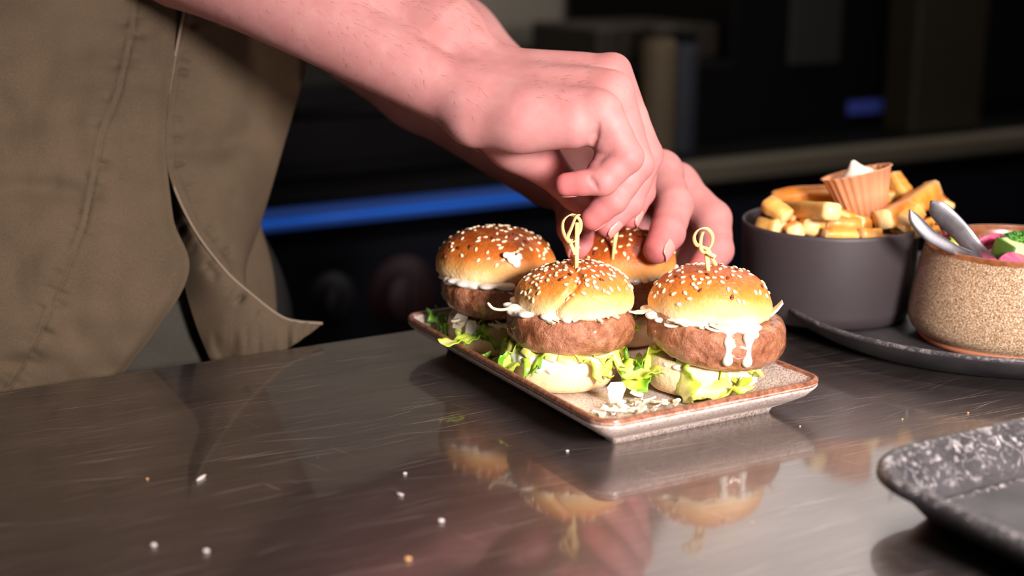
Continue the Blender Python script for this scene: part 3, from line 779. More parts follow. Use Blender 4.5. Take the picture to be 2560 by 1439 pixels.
skewer((1535, 622), (1545, 545), None, [], 'bamboo skewer in the back slider between the fingertips', .866)

# ------------------------------------------------------------------ loose bits on the plate
def loose(name, cat, label, p, vf, mat, rot, group=None, attrs=None, smooth=False, th=0):
    o = mesh_obj(name, vf[0], vf[1], mat, None, smooth=smooth, attrs=attrs); o.location = p; o.rotation_euler = rot; tag(o, label, cat, group)
    if th: solid(o, th)
    return o
v, f, g = leaf_mesh(.036, .022, 301, .004); loose('lettuce_leaf', 'lettuce', 'ruffled green lettuce piece between the two front sliders', PZ(1552, 940, .016), (v, f), MAT['leaf'], (.2, -.2, -.3), None, {'g': g}, True, .0007)
v, f, g = leaf_mesh(.022, .016, 302, .003); loose('lettuce_leaf', 'lettuce', 'small dark green lettuce scrap low between the front sliders', PZ(1572, 972, .010), (v, f), MAT['leaf'], (.4, -.5, .2), None, {'g': [min(1, x + .4) for x in g]}, True, .0007)
v, f, g = leaf_mesh(.020, .014, 303, .003); loose('lettuce_leaf', 'lettuce', 'green lettuce piece at the left of the back left slider', PZ(1120, 838, .010), (v, f), MAT['leaf'], (.2, -.7, 1.9), None, {'g': [min(1, x + .3) for x in g]}, True, .0007)
v, f, g = leaf_mesh(.034, .010, 304, .002); loose('lettuce_leaf', 'lettuce', 'thin lettuce strip hanging over the left rim of the plate', PZ(1105, 860, .0235), (v, f), MAT['leaf'], (.1, .05, .25), None, {'g': [min(1, x + .1) for x in g]}, True, .0007)
v, f, g = leaf_mesh(.014, .012, 305, .003); loose('lettuce_leaf', 'lettuce', 'small lettuce scrap at the left of the front left slider', PZ(1243, 930, .010), (v, f), MAT['leaf'], (.2, -.6, 2.2), None, {'g': [min(1, x + .3) for x in g]}, True, .0007)
v, f = flake_mesh(.016, .014, .0012, 9, .1); loose('cheese_flake', 'cheese', 'large white cheese flake leaning against the front left slider', PZ(1540, 985, .012), (v, f), MAT['cheese'], (0, 1.1, 1.2))
v, f = flake_mesh(.012, .007, .0012, 12, .1); loose('cheese_flake', 'cheese', 'white cheese flake between lettuce and the right slider', PZ(1590, 985, .009), (v, f), MAT['cheese'], (.3, .2, .6))
Rr = random.Random(5)
for i in range(26):
    x = Rr.gauss(1592, 45); y = 1018 + (x - 1592) * -.06 + Rr.uniform(-16, 14)
    v, f = flake_mesh(Rr.uniform(.005, .012), Rr.uniform(.003, .006), .0012, 400 + i, .2)
    loose('cheese_flake', 'cheese', 'small white flake in the loose pile at the front of the plate', PZ(min(1690, max(1495, x)), y, .0065 + Rr.uniform(0, .004)), (v, f), MAT['cheese'], (Rr.uniform(-.5, .5), Rr.uniform(-.4, .4), Rr.uniform(0, 6)), 'loose flakes at the front of the plate')

# ------------------------------------------------------------------ round serving tray with two bowls
tr = thing('round_tray', (.728, .646, 0), 'round black serving tray under the fries bowl and the salad bowl', 'tray')
RT_ = .141
prof = [(0, 0), (.112, 0), (.118, .001), (.132, .009), (.1395, .0165), (.1405, .0180), (.1400, .0192), (.1385, .0195), (.1365, .0190), (.130, .0120), (.120, .0062), (.112, .0050), (0, .0050)]
v, f = lathe(prof, 128); at = [1.0 if 5 <= j <= 8 else .0 for _ in range(128) for j in range(len(prof))]  # mask for the highlight line painted along the top of the rim
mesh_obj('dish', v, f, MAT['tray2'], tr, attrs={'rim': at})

DB = np.array([.648, .716])
t = thing('fries_bowl', (*DB, .0052), 'dark plum straight-sided bowl filled with fries', 'bowl')
rb = .0588; hb = .0635
prof = [(0, .002), (rb * .78, .002), (rb * .82, 0), (rb * .93, .002), (rb * .975, .010), (rb * 1.0, hb - .003), (rb * 1.0, hb - .001), (rb * .985, hb), (rb * .965, hb - .001), (rb * .95, hb - .006), (rb * .92, .012), (rb * .8, .007), (0, .006)]
v, f = lathe(prof, 96); mesh_obj('vessel', v, f, MAT['darkbowl'], t)

TB = PZ(2552, 605, .068)[:2]
t = thing('salad_bowl', (*TB, .0052), 'speckled tan glazed bowl with brown rim holding salad and cutlery', 'bowl')
rt_, hb2 = .0580, .0625
prof = [(0, .002), (.044, .002), (.046, 0.0), (.055, .0005), (.0560, .003), (.0635, .0075), (.0655, .0120), (.0655, .018), (.0635, .032), (.0605, .048), (rt_ + .0002, hb2 - .004), (rt_, hb2 - .001), (rt_ - .0012, hb2), (rt_ - .0026, hb2 - .001), (rt_ - .004, hb2 - .006), (.056, .03), (.050, .012), (0, .008)]
rimw = [0, 0, 0, 0, 0, 0, 0, 0, 0, 0, .38, 1, 1, 1, .6, 0, 0, 0]
v, f = lathe(prof, 112); mesh_obj('vessel', v, f, MAT['tan'], t, attrs={'rim': rimw * 112})
v, f = lathe([(.0475, .0), (.0575, .0), (.0600, .0035), (.0590, .0045), (.048, .0045)], 96); o = mesh_obj('foot_ring', v, f, MAT['terracotta'], t); tag(o, 'bare orange clay foot')

# fries: photo points of both ends, distance, thickness
def fry_mesh(L, w, h, seed):
    R = random.Random(seed); n = 9; V, e = [], []; bend = R.uniform(-.06, .06) * L; tw = R.uniform(-.25, .25)
    m = 16
    for i in range(n):
        u = i / (n - 1); x = (u - .5) * L
        tp = {0: .88, n - 1: .88, 1: .98, n - 2: .98}.get(i, 1) * (1 + .07 * R.uniform(-1, 1))
        if i in (1, n - 2): x = (.5 - .04) * L * (1 if i > 1 else -1)
        off = bend * (1 - (2 * u - 1) ** 2)
        for k in range(m):
            a = 2 * math.pi * (k + .5) / m
            c, s = math.cos(a), math.sin(a); q = (abs(c) ** 7 + abs(s) ** 7) ** (-1 / 7)
            yy, zz = c * q * w / 2 * tp, s * q * h / 2 * tp
            cs, sn = math.cos(tw * u), math.sin(tw * u)
            V.append((x, yy * cs - zz * sn, yy * sn + zz * cs + off)); e.append(.9 if i in (0, n - 1) else (.15 if i in (1, n - 2) else 0))
    k0 = len(V); V += [((-.5 - .01) * L, 0, 0), ((.5 + .01) * L, 0, 0)]; e += [1, 1]
    Fc = [(i * m + k, i * m + (k + 1) % m, (i + 1) * m + (k + 1) % m, (i + 1) * m + k) for i in range(n - 1) for k in range(m)]
    Fc += [(k0, (k + 1) % m, k) for k in range(m)] + [(k0 + 1, (n - 1) * m + k, (n - 1) * m + (k + 1) % m) for k in range(m)]
    return V, Fc, e
def fry(a, b, th, seed, label, group=None):
    A, B = np.array(a), np.array(b); L = np.linalg.norm(B - A)
    v, f, e = fry_mesh(L, th, th * .92, seed); o = mesh_obj('french_fry', v, f, MAT['fry'], None, attrs={'end': e})
    o.location = (A + B) / 2; q = Vector(B - A).to_track_quat('X', 'Z'); o.rotation_euler = (q @ Quaternion((1, 0, 0), random.Random(seed).uniform(-.5, .5))).to_euler()
    return tag(o, label, 'fries', group)
FR = [((1916, 508), .945, (1968, 545), .935, .0115, 'stubby fry leaning at the far left rim of the bowl'),
      ((1945, 520), .985, (2083, 528), .905, .0130, 'long thick fry pointing at the paper cup with a pale cut end'),
      ((1930, 500), .99, (2090, 486), .985, .0110, 'long brown fry lying behind the left of the paper cup'),
      ((1902, 562), .95, (1952, 570), .935, .0120, 'short fry at the left front rim below the stubby one'),
      ((1966, 560), .97, (1990, 582), .925, .0110, 'pale cut end showing at the left front rim'),
      ((1960, 545), .95, (1990, 555), .945, .0105, 'small orange fry behind the pale cut ends at left'),
      ((2000, 540), .985, (2030, 565), .925, .0120, 'fry with its square pale end facing the camera'),
      ((2062, 562), .928, (2148, 568), .930, .0135, 'glossy golden fry lying along the front rim'),
      ((2140, 558), .93, (2190, 568), .955, .0125, 'pale golden fry right of the glossy golden one'),
      ((2205, 548), .925, (2332, 474), .965, .0150, 'longest fry rising to the upper right of the heap'),
      ((2244, 578), .932, (2290, 520), .936, .0150, 'broad pale fry standing at the right front rim'),
      ((2232, 440), .985, (2272, 500), .975, .0115, 'upright fry behind the right side of the paper cup'),
      ((2205, 475), .99, (2230, 500), .98, .0110, 'short fry end tucked behind the cup at right'),
      ((2335, 492), .97, (2368, 520), .955, .0110, 'fry end sticking out at the far right behind the cutlery'),
      ((2285, 575), .928, (2330, 560), .94, .0115, 'golden fry under the cutlery handles'),
      ((2150, 584), .918, (2200, 584), .920, .0085, 'thin orange fry at the middle of the front rim'),
      ((2060, 588), .918, (2140, 590), .922, .0085, 'low orange fry under the glossy golden one'),
      ((2100, 548), .93, (2160, 552), .95, .0115, 'fry under the bottom of the paper cup'),
      ((2255, 560), .925, (2300, 505), .96, .0120, 'fry behind the broad pale one'),
      ((2170, 540), .945, (2210, 500), .97, .0115, 'fry right of the cup base under the longest one'),
      ((2030, 545), .93, (2100, 560), .93, .0115, 'orange fry under the long thick one')]
for i, (a, da, b, db, th, lb) in enumerate(FR):
    fry(PD(*a, da), PD(*b, db), th, 900 + i, lb, 'fries in the dark bowl')
Rf = random.Random(3)
for i in range(26):
    a = Rf.uniform(0, 6.28); r = Rf.uniform(0, .036); z = Rf.uniform(.026, .056); c = np.array([DB[0] + r * math.cos(a), DB[1] + r * math.sin(a), z]); b = Rf.uniform(0, 6.28)
    l = Rf.uniform(.012, .020) if r < .026 else .010
    dv = np.array([math.cos(b), math.sin(b), Rf.uniform(-.2, .2)]) * l
    fry(c - dv, c + dv, .0115, 950 + i, 'fry buried low in the heap inside the dark bowl', 'buried fries in the dark bowl')

# paper cup of mayonnaise
cb = PD(2163, 538, .945); ctop = PD(2138, 432, .945)
axu = ctop - cb; hc = np.linalg.norm(axu)
t = thing('paper_cup', tuple(cb), 'pleated brown paper sauce cup tilted in the fries', 'cup'); t.rotation_euler = (Vector(axu) + Vector(FWH) * -.004).to_track_quat('Z', 'Y').to_euler()
rc0, rc1 = .0140, .0222
prof = [(0, .0006), (rc0 * .9, .0006), (rc0, 0), (rc0 + (rc1 - rc0) * .5, hc * .5), (rc1, hc), (rc1 + .0012, hc + .0004), (rc1 + .0010, hc + .0010), (rc1 - .0004, hc), (rc0 + (rc1 - rc0) * .5 - .0005, hc * .5), (rc0 - .0006, .001), (0, .0012)]
v, f = lathe(prof, 144, lambda a, j: 1 + (.022 * (math.sin(a * 24) + .35 * math.sin(a * 12 + 1)) if 2 <= j <= 9 else 0)); mesh_obj('cup', v, f, MAT['paper'], t)
v, f = blobs([(0, 0, hc - .005, rc1 - .002, rc1 - .002, .0052), (.004, .002, hc + .000, .009, .009, .004), (.0055, .001, hc + .003, .0045, .0045, .0040), (.0072, .001, hc + .0068, .0018, .0018, .0028)], .004, .0008)
o = mesh_obj('mayonnaise', v, f, MAT['mayo']); o.matrix_world = Matrix.LocRotScale(Vector(cb), t.rotation_euler.to_quaternion(), None); tag(o, 'dollop of mayonnaise with a peak filling the paper cup', 'sauce')

# salad
TB3 = lambda x, y, z: np.array([TB[0] + x * RT[0] + y * FWH[0], TB[1] + x * RT[1] + y * FWH[1], z])
v, f = lathe([(0, 0), (.047, 0), (.051, .006), (.049, .012), (.03, .015), (0, .016)], 60, lambda a, j: 1 + .05 * math.sin(5 * a + j))
o = mesh_obj('salad_leaf_bed', v, f, MAT['beet']); o.location = TB3(0, 0, .038); tag(o, 'bed of dark red leaves filling the tan bowl', 'salad', None, 'stuff')
def disc(r, th, seed):
    R = random.Random(seed); V, Fc = lathe([(0, 0), (r * .9, 0), (r, th * .3), (r, th * .7), (r * .92, th), (0, th)], 30, lambda a, j: 1 + .04 * math.sin(3 * a + seed)); 
    return [(x, y, z + 6 * (x * x - y * y) * R.choice((-1, 1)) * .8) for x, y, z in V], Fc
for i, (x, y, z, r, rot, lb) in enumerate([(-.022, .018, .060, .017, (-.5, .3, .4), 'broad pink pickled slice at the back left of the salad'), (-.008, -.030, .056, .016, (.5, -.1, .2), 'pink pickled slice at the front rim of the salad'),
                                      (.018, -.012, .064, .014, (.7, .5, .9), 'deep pink slice at the right of the cucumber'), (-.030, -.022, .054, .012, (.3, -.5, .1), 'small pink slice under the cutlery handles'), (.026, .022, .060, .015, (-.3, .3, .2), 'pink slice at the back right of the salad')]):
    v, f = disc(r, .003, i); o = mesh_obj('pickled_slice', v, f, MAT['radish']); o.location = TB3(x, y, z); o.rotation_euler = rot; tag(o, lb, 'pickle', 'pickled slices in the salad')
t = thing('cucumber_piece', tuple(TB3(-.004, -.006, .052)), 'pale green cucumber chunk in the middle of the salad', 'cucumber', rotz=VIEW)
v, f = box(.022, .018, .018, bev=.003); o = mesh_obj('flesh', v, f, MAT['cucumber'], t); o.location = (0, 0, .009); o.rotation_euler = (.2, .15, .4)
v, f = box(.002, .018, .017, bev=.0008); o = mesh_obj('peel', v, f, MAT['peel'], t); o.location = (-.0108, -.004, .0105); o.rotation_euler = (.2, .15, .4)
V, Fc = [], []
Rh = random.Random(8)
for i in range(260):
    a = Rh.uniform(0, 6.28); r = .013 * math.sqrt(Rh.random()); L = Rh.uniform(.002, .005); b = Rh.uniform(0, 6.28)
    p = TB3(.004 + r * math.cos(a) * 1.2, .000 + r * math.sin(a), .0705 + .004 * (1 - r / .013) + Rh.uniform(-.001, .001)); dv = np.array([math.cos(b), math.sin(b), Rh.uniform(-.3, .5)]) * L / 2
    vv, ff = tube([Vector(p - dv), Vector(p + dv)], Rh.uniform(.0004, .0009), 5); k = len(V); V += vv; Fc += [tuple(q + k for q in z) for z in ff]
o = mesh_obj('chopped_herbs', V, Fc, MAT['herb']); tag(o, 'finely chopped green herbs on the salad', 'herbs', None, 'stuff')
for i, (x, y, z, az, mt, lb) in enumerate([(-.040, .012, .062, 1.9, 'beet', 'dark red leaf standing at the left rim of the salad'), (-.036, .004, .058, 1.2, 'leaf', 'narrow green leaf beside the dark red leaf')]):
    v, f, g = leaf_mesh(.018, .012, 500 + i, .003); o = loose('salad_leaf', 'leaf', lb, TB3(x, y, z), (v, f), MAT[mt], (.3, -1.0, az), None, {'g': g}, True, .0006)

# cutlery handles standing in the salad bowl
def handle(name, pts, widths, label, wd):
    P = catmull([PD(x, y, d) for x, y, d in pts], 26); b = P[-1]
    W2 = np.interp(np.linspace(0, 1, 26), np.linspace(0, 1, len(widths)), widths)
    t = thing(name, tuple(b), label, 'cutlery')
    v, f = tube([Vector(p - b) for p in P], 0, 14, flat=[(max(w, .0004), .0011 + .0006 * math.sin(math.pi * min(1, i / 12))) for i, w in enumerate(W2)], wdir=wd); mesh_obj('handle', v, f, MAT['satin'], t)
    return t, P
cutwd = tuple(RT * .75 + UP * .62 - FW * .15)
t, P = handle('fork', [(2274, 524, .862), (2290, 552, .862), (2330, 592, .864), (2390, 625, .868), (2440, 645, .875), (2485, 690, .885)], [.0005, .0032, .0042, .0042, .0036, .0032, .0026, .0022, .0022], 'narrow curved steel cutlery handle at the left of the salad bowl', tuple(RT * .6 + UP * .8))
b = Vector(P[-1])
for k in range(4):
    v, f = tube([Vector((0, 0, 0)) + Vector(RT) * (k - 1.5) * .004, Vector(RT) * ((k - 1.5) * .004 + .02) - Vector(UP) * .008], .0012, 6); mesh_obj('tine', v, f, MAT['steel'], t)
t, P = handle('spoon', [(2326, 502, .872), (2352, 530, .872), (2400, 578, .874), (2455, 640, .878), (2535, 700, .915)], [.0006, .0052, .0066, .0068, .0064, .0060, .0056, .0050, .0040], 'broad flat steel cutlery handle leaning in the salad bowl', tuple(RT * .68 + UP * .5 - FW * .5))
v, f = lathe([(0, -.003), (.006, -.0026), (.012, 0), (.0125, .0006), (.006, -.0018), (0, -.0022)], 24); o = mesh_obj('bowl', v, f, MAT['steel'], t); o.location = Vector(RT) * .010 - Vector(UP) * .006; o.rotation_euler = (.2, .5, 0)

# ------------------------------------------------------------------ worn rectangular tray in the right foreground
x0, y1 = .4300, .4600
sx, sy = .46, .36
t = thing('serving_tray', (x0 + sx / 2, y1 - sy / 2, 0), 'worn black rectangular tray in the right foreground corner', 'tray')
prof = [(.030, .001), (.026, .0), (.024, .001), (.012, .0135), (.006, .0185), (.002, .0190), (.0, .0205), (.0004, .0235), (.002, .0252), (.0045, .0256), (.0075, .0246), (.0100, .0222), (.0190, .0095), (.0225, .0062), (.0250, .0058), (.0262, .0066), (.0285, .0066), (.030, .0056), (.05, .0056)]
v, f = rrect_sweep(sx, sy, .040, prof, 12); m = 52
rim = [1.0 if 8 <= j <= 9 else (.8 if j in (10, 11) else .5 if j == 12 else .9 if j in (15, 16) else .3 if j in (6, 7) else .0) for j in range(len(prof)) for _ in range(m)]
mesh_obj('dish', v, f, MAT['tray'], t, attrs={'rim': rim})

# ------------------------------------------------------------------ crumbs on the counter
def crumb(px, py, L, Wd, mat, label, ang=0):
    L *= .72; Wd *= .62 if L < .005 else 1
    p = PZ(px, py, 0); e = PZ(px + 40 * math.cos(ang), py - 40 * math.sin(ang), 0) - p; ang = math.atan2(e[1], e[0]); R = random.Random(px * 3 + py)
    bm = bmesh.new(); bmesh.ops.create_icosphere(bm, subdivisions=2, radius=.5)
    for q in bm.verts: q.co *= 1 + .3 * noise.noise(q.co * 3 + Vector((px, py, 0)))
    v = [(q.co.x * L, q.co.y * Wd, q.co.z * Wd * .8 + Wd * .36) for q in bm.verts]; bm.verts.index_update(); f = [[a.index for a in q.verts] for q in bm.faces]; bm.free()
    o = mesh_obj('crumb', v, f, MAT[mat]); o.location = p; o.rotation_euler = (0, 0, ang); tag(o, label, 'crumb', 'crumbs on the steel counter')
crumb(503, 1197, .0130, .0020, 'rice', 'long white crumb on the counter left of the plate', .6)
crumb(368, 1198, .0022, .0018, 'crumb', 'tiny orange crumb left of the long white crumb')
crumb(1000, 1238, .0065, .0028, 'rice', 'flat white crumb on the counter below the plate', -.3)
crumb(1103, 1304, .0040, .0034, 'rice', 'round white crumb nearest below the left end of the plate reflection')
crumb(1020, 1400, .0044, .0036, 'crumb', 'orange round crumb at the bottom edge of the counter view')
crumb(384, 1365, .0040, .0034, 'rice', 'whitish crumb at the lower left of the counter')
crumb(515, 1380, .0044, .0036, 'rice', 'pale crumb right of the whitish one at lower left')
crumb(1012, 1185, .0030, .0024, 'rice', 'small pale crumb above the flat white crumb')
crumb(1418, 1128, .0026, .0020, 'rice', 'white speck just left of the front corner of the plate')
crumb(2256, 1048, .0018, .0014, 'crumb', 'tiny orange speck between plate and worn tray')
crumb(2420, 1033, .0022, .0018, 'crumb', 'orange speck behind the worn tray')
crumb(2000, 1066, .0016, .0014, 'rice', 'yellow white speck right of the plate corner')
crumb(204, 882, .003, .002, 'crumb', 'small brown crumb at the counter edge by the apron') if False else None

# ------------------------------------------------------------------ the cook
who = thing('person', (.255, 1.026, ZF), 'person in an olive apron setting a skewer into the back slider with both bare hands', 'person')
def child(o, parent=who):
    o.parent = parent; o.location = -Vector(parent.location) if parent is who else (0, 0, 0); return o
def RP(px, d): return px * d / F

def subfield(S, pts):
    lo = np.min([p[0] - p[1] for p in pts], 0) - .012; hi = np.max([p[0] + p[1] for p in pts], 0) + .012
    a = np.clip(np.floor((lo - S.lo) / S.v).astype(int), 0, S.n - 1); b = np.clip(np.ceil((hi - S.lo) / S.v).astype(int) + 1, 1, S.n)
    q = SDF.__new__(SDF); q.lo = S.lo + a * S.v; q.v = S.v; q.n = b - a; q.f = np.full(q.n, 1.0, np.float32)
    return q, tuple(slice(a[i], b[i]) for i in range(3))

def limb(S, chain, k):
    J = [(PD(x, y, d), RP(r, d)) for x, y, d, r in chain]
    for (a, ra), (b, rb) in zip(J, J[1:]): S.cone(a, b, ra, rb, k)
def build_arm(arm, palm, fingers, pads, vox, extra=(), creases=()):
    pts = [PD(x, y, d) for ch in arm + palm + list(fingers.values()) for x, y, d, r in ch]
    S = SDF(np.min(pts, 0) - .056, np.max(pts, 0) + .056, vox)
    for ch in arm: limb(S, ch, .012)
    for ch in palm: limb(S, ch, .013)
    for e in extra: S.cone(*e, .014)
    palmf = S.f.copy()
    for nm, ch in fingers.items():
        J = [(PD(x, y, d), RP(r, d)) for x, y, d, r in ch]
        q, sl = subfield(S, J)
        for i, ((a, ra), (b, rb)) in enumerate(zip(J, J[1:])):
            m = a * .45 + b * .55
            q.cone(a, m, ra * 1.02, (ra * .48 + rb * .52) * .95, .0016 if i else 0); q.cone(m, b, (ra * .48 + rb * .52) * .95, rb, .0016)
        for (x, y, d, r) in pads.get(nm, ()): q.ell(PD(x, y, d), (RP(r, d),) * 3, .0014)
        S.f[sl] = np.minimum(S.f[sl], SDF.smin(palmf[sl], q.f, {'thumb': .008, 'pinky': .007}.get(nm, .009)))
    cuts = []
    for (x1, y1, x2, y2, rr) in creases:
        Q = []
        for i in range(9):
            x, y = x1 + (x2 - x1) * i / 8, y1 + (y2 - y1) * i / 8
            ds = np.arange(.70, .90, vox * .25); P = ORG + ray(x, y) * ds[:, None]; ix = np.clip(((P - S.lo) / vox).round().astype(int), 0, S.n - 1)
            h = np.nonzero(S.f[ix[:, 0], ix[:, 1], ix[:, 2]] < .0004)[0]
            if len(h): Q.append((i, P[max(0, h[0] - 1)]))
        for (i, p), (j, q) in zip(Q, Q[1:]):
            if np.linalg.norm(q - p) < .008: cuts.append((p, q, rr * (.35 + .65 * math.sin(math.pi * i / 8)), rr * (.35 + .65 * math.sin(math.pi * j / 8))))
    for c in cuts: S.sub(*c, .0014)
    return S.mesh()

RF = dict(
    pinky=[(1512, 282, .800, 46), (1566, 392, .800, 43), (1508, 452, .800, 37), (1416, 461, .803, 30)],
    ring=[(1535, 228, .820, 50), (1592, 410, .823, 43), (1532, 498, .820, 38), (1480, 546, .823, 30)],
    middle=[(1530, 182, .845, 50), (1612, 388, .850, 45), (1572, 506, .846, 37), (1517, 564, .842, 29)],
    index=[(1500, 188, .870, 48), (1606, 385, .876, 43), (1602, 480, .873, 36), (1575, 544, .866, 27)],
    thumb=[(1285, 340, .846, 60), (1375, 425, .866, 46), (1437, 485, .868, 40), (1506, 548, .864, 29)])
RARM = [[(300, -215, .870, 140), (1170, 258, .828, 76)], [(350, -265, .905, 165), (1105, 105, .862, 108), (1215, 178, .855, 66)], [(480, -150, .885, 178), (860, 15, .86, 128)]]
RPALM = [[(1195, 185, .853, 70), (1455, 190, .850, 60)], [(1195, 225, .838, 74), (1480, 228, .826, 60)], [(1185, 268, .824, 72), (1480, 280, .806, 60)],
         [(1195, 305, .820, 58), (1300, 312, .810, 58), (1428, 318, .803, 52)], [(1215, 290, .84, 66), (1290, 352, .850, 64), (1340, 392, .86, 52)]]
RPAD = dict(pinky=[(1527, 352, .802, 46), (1516, 398, .805, 34), (1503, 430, .804, 37)], ring=[(1560, 450, .820, 38)])
elbR = PD(320, -240, .885)
SHR, SHL = np.array([.15, .885, .50]), np.array([.36, 1.17, .50])
vr, fr = build_arm(RARM, RPALM, RF, RPAD, .00115, (), [(1496, 306, 1480, 372, .0019), (1472, 440, 1494, 474, .0012)])
LF = dict(
    index=[(1650, 432, .915, 52), (1686, 512, .887, 48), (1668, 582, .868, 45), (1643, 624, .858, 36)],
    middle=[(1690, 462, .945, 50), (1780, 548, .925, 49), (1790, 625, .910, 44), (1748, 685, .897, 36)],
    ring=[(1690, 462, .975, 48), (1745, 560, .965, 43), (1700, 640, .952, 38), (1640, 690, .940, 31)],
    pinky=[(1660, 455, 1.00, 44), (1640, 540, 1.00, 38), (1590, 600, .985, 33), (1545, 636, .970, 27)],
    thumb=[(1415, 432, .932, 58), (1434, 505, .915, 50), (1440, 570, .896, 47), (1452, 618, .884, 36)])
LARM = [[(520, -190, 1.04, 150), (1060, 210, .985, 112), (1375, 440, .945, 78)], [(600, -270, 1.07, 160), (1130, 115, 1.00, 118), (1430, 360, .965, 78)]]
LPALM = [[(1400, 410, .945, 78), (1650, 432, .915, 50)], [(1410, 400, .955, 76), (1690, 462, .945, 50)], [(1415, 390, .968, 74), (1690, 462, .975, 48)], [(1420, 400, .98, 70), (1660, 455, 1.0, 44)],
         [(1400, 420, .94, 72), (1425, 470, .925, 60)]]
elbL = PD(560, -235, 1.055)
vl, fl = build_arm(LARM, LPALM, LF, {}, .0016)
# upper arms, shoulders and trunk under the clothes
S = SDF((-.10, .72, -.10), (.60, 1.36, .80), .006)
fdir = np.array([.80, -.57, 0]) / math.hypot(.80, .57); rdir = np.array([fdir[1], -fdir[0], 0]); TC = np.array([.262, 1.036, 0])
for s_, e_, d_ in ((SHR, elbR, .86), (SHL, elbL, 1.05)):
    S.cone(s_, e_, .052, .040, .02)
rotm = np.stack([fdir, rdir, [0, 0, 1]], 1)
S.ell(TC + fdir * -.015 + [0, 0, .30], (.092, .130, .34), .03, rotm); S.ell(TC + [0, 0, .46], (.095, .170, .12), .05, rotm); S.cone(TC + [0, 0, .55], TC + [.02, -.015, .66], .055, .052, .03)
vt, ft = S.mesh()
# head, turned down towards the plate (above the photo's frame)
HD = TC + fdir * .045 + np.array([0, 0, .775]); tl = math.radians(28)
hf = fdir * math.cos(tl) - np.array([0, 0, math.sin(tl)]); hu = fdir * math.sin(tl) + np.array([0, 0, math.cos(tl)]); hrot = np.stack([hf, rdir, hu], 1)
def hp_(a, b, c): return HD + hf * a + rdir * b + hu * c
S = SDF(HD - .19, HD + .18, .004)
S.ell(hp_(-.015, 0, .02), (.098, .076, .095), .02, hrot); S.ell(hp_(.040, 0, -.058), (.050, .050, .060), .03, hrot); S.ell(hp_(.068, 0, -.096), (.022, .026, .018), .03, hrot)
S.cone(hp_(.086, 0, .012), hp_(.100, 0, -.022), .009, .013, .012); S.cone(hp_(.07, -.035, .022), hp_(.07, .035, .022), .020, .020, .012)
for sg in (-1, 1):
    S.ell(hp_(-.01, sg * .078, -.005), (.020, .008, .032), .006, hrot); S.cone(hp_(.09, 0, -.062), hp_(.078, sg * .022, -.062), .009, .006, .006)
    S.sub(hp_(.103, sg * .032, -.002), hp_(.10, sg * .032, -.002), .013, .013, .008)
S.cone(hp_(-.03, 0, -.07), TC + [.01, -.008, .60], .052, .054, .02)
vh, fh = S.mesh()
# keep only what lies above the finely built forearms
V = np.concatenate([vr, vl, vt, vh]); Fc = [tuple(q) for q in fr] + [tuple(q + len(vr)) for q in fl] + [tuple(q + len(vr) + len(vl)) for q in ft] + [tuple(q + len(vr) + len(vl) + len(vt)) for q in fh]
red = np.zeros(len(V))
def redden(p, r, s):
    d = np.linalg.norm(V - p, axis=1); red[:] = np.maximum(red, s * np.clip(1 - d / r, 0, 1) ** 1.2)
for fs in (RF, LF):
    for ch in fs.values():
        x, y, d, r = ch[3]; redden(PD(x, y, d), .026, .85)
        x, y, d, r = ch[2]; redden(PD(x, y, d), .020, .40)
        x, y, d, r = ch[1]; redden(PD(x, y, d), .018, .35)
        x, y, d, r = ch[0]; redden(PD(x, y - r * .5, d), .018, .30)
redden(PD(1400, 420, .86), .03, .5)
body = child(mesh_obj('body', V, Fc, MAT['skin'], attrs={'red': red}))

for sg in (-1, 1):
    bm = bmesh.new(); bmesh.ops.create_uvsphere(bm, u_segments=16, v_segments=10, radius=.0115); v = [tuple(Vector(q.co) + Vector(hp_(.074, sg * .032, -.002))) for q in bm.verts]; f = [[a.index for a in q.verts] for q in bm.faces]; bm.free()
    eye = child(mesh_obj('eye', v, f, MAT['mayo']))
    v, f = tube([Vector(hp_(.080, sg * .032, -.004)), Vector(hp_(.0865, sg * .032, -.0045))], [.006, .004], 14); o = mesh_obj('iris', v, f, MAT['brownbox'], eye)
S = SDF(HD - .17, HD + .18, .004); S.ell(hp_(-.022, 0, .030), (.102, .083, .096), .01, hrot); S.sub(hp_(.10, -.02, -.05), hp_(.10, .02, -.05), .088, .088, .01); S.sub(hp_(.01, -.12, -.085), hp_(.01, .12, -.085), .06, .06, .01)
v, f = S.mesh(); child(mesh_obj('hair', v, f, MAT['hair']))

def nail(tip, dip, dors, label=None, w=1.0):
    (x, y, d, r), (x2, y2, d2, r2) = tip, dip
    T = PD(x, y, d); A = T - PD(x2, y2, d2); A /= np.linalg.norm(A)
    n = RT * dors[0] - UP * dors[1] - FW * dors[2]; n -= A * (n @ A); n /= np.linalg.norm(n); b = np.cross(A, n)
    R_ = RP(r, d); nu, nv = 9, 9; V = []
    for i in range(nu):
        u = i / (nu - 1); xx = (-.95 + 1.65 * u) * R_
        rr = R_ * (1.05 if u < .8 else 1.05 - .3 * (u - .8)); rr *= 1.0 - .10 * max(0, u - .45)
        wa = math.radians(52) * w * (1 - .35 * max(0, (u - .7) / .3) ** 2) * (1 - .3 * max(0, (.2 - u) / .2) ** 2)
        for j in range(nv):
            t_ = (2 * j / (nv - 1) - 1) * wa
            V.append(T + A * xx + (n * math.cos(t_) + b * math.sin(t_)) * rr)
    o = child(mesh_obj('fingernail', V, grid_faces(nu, nv), MAT['nail'])); solid(o, .0006)
    return o
nail(RF['middle'][3], RF['middle'][2], (.72, .66, .35)); nail(RF['index'][3], RF['index'][2], (.95, .35, .25)); nail(RF['ring'][3], RF['ring'][2], (.3, .5, -1))
nail(RF['pinky'][3], RF['pinky'][2], (0, .5, -1)); nail(RF['thumb'][3], RF['thumb'][2], (-.5, .6, -.6))
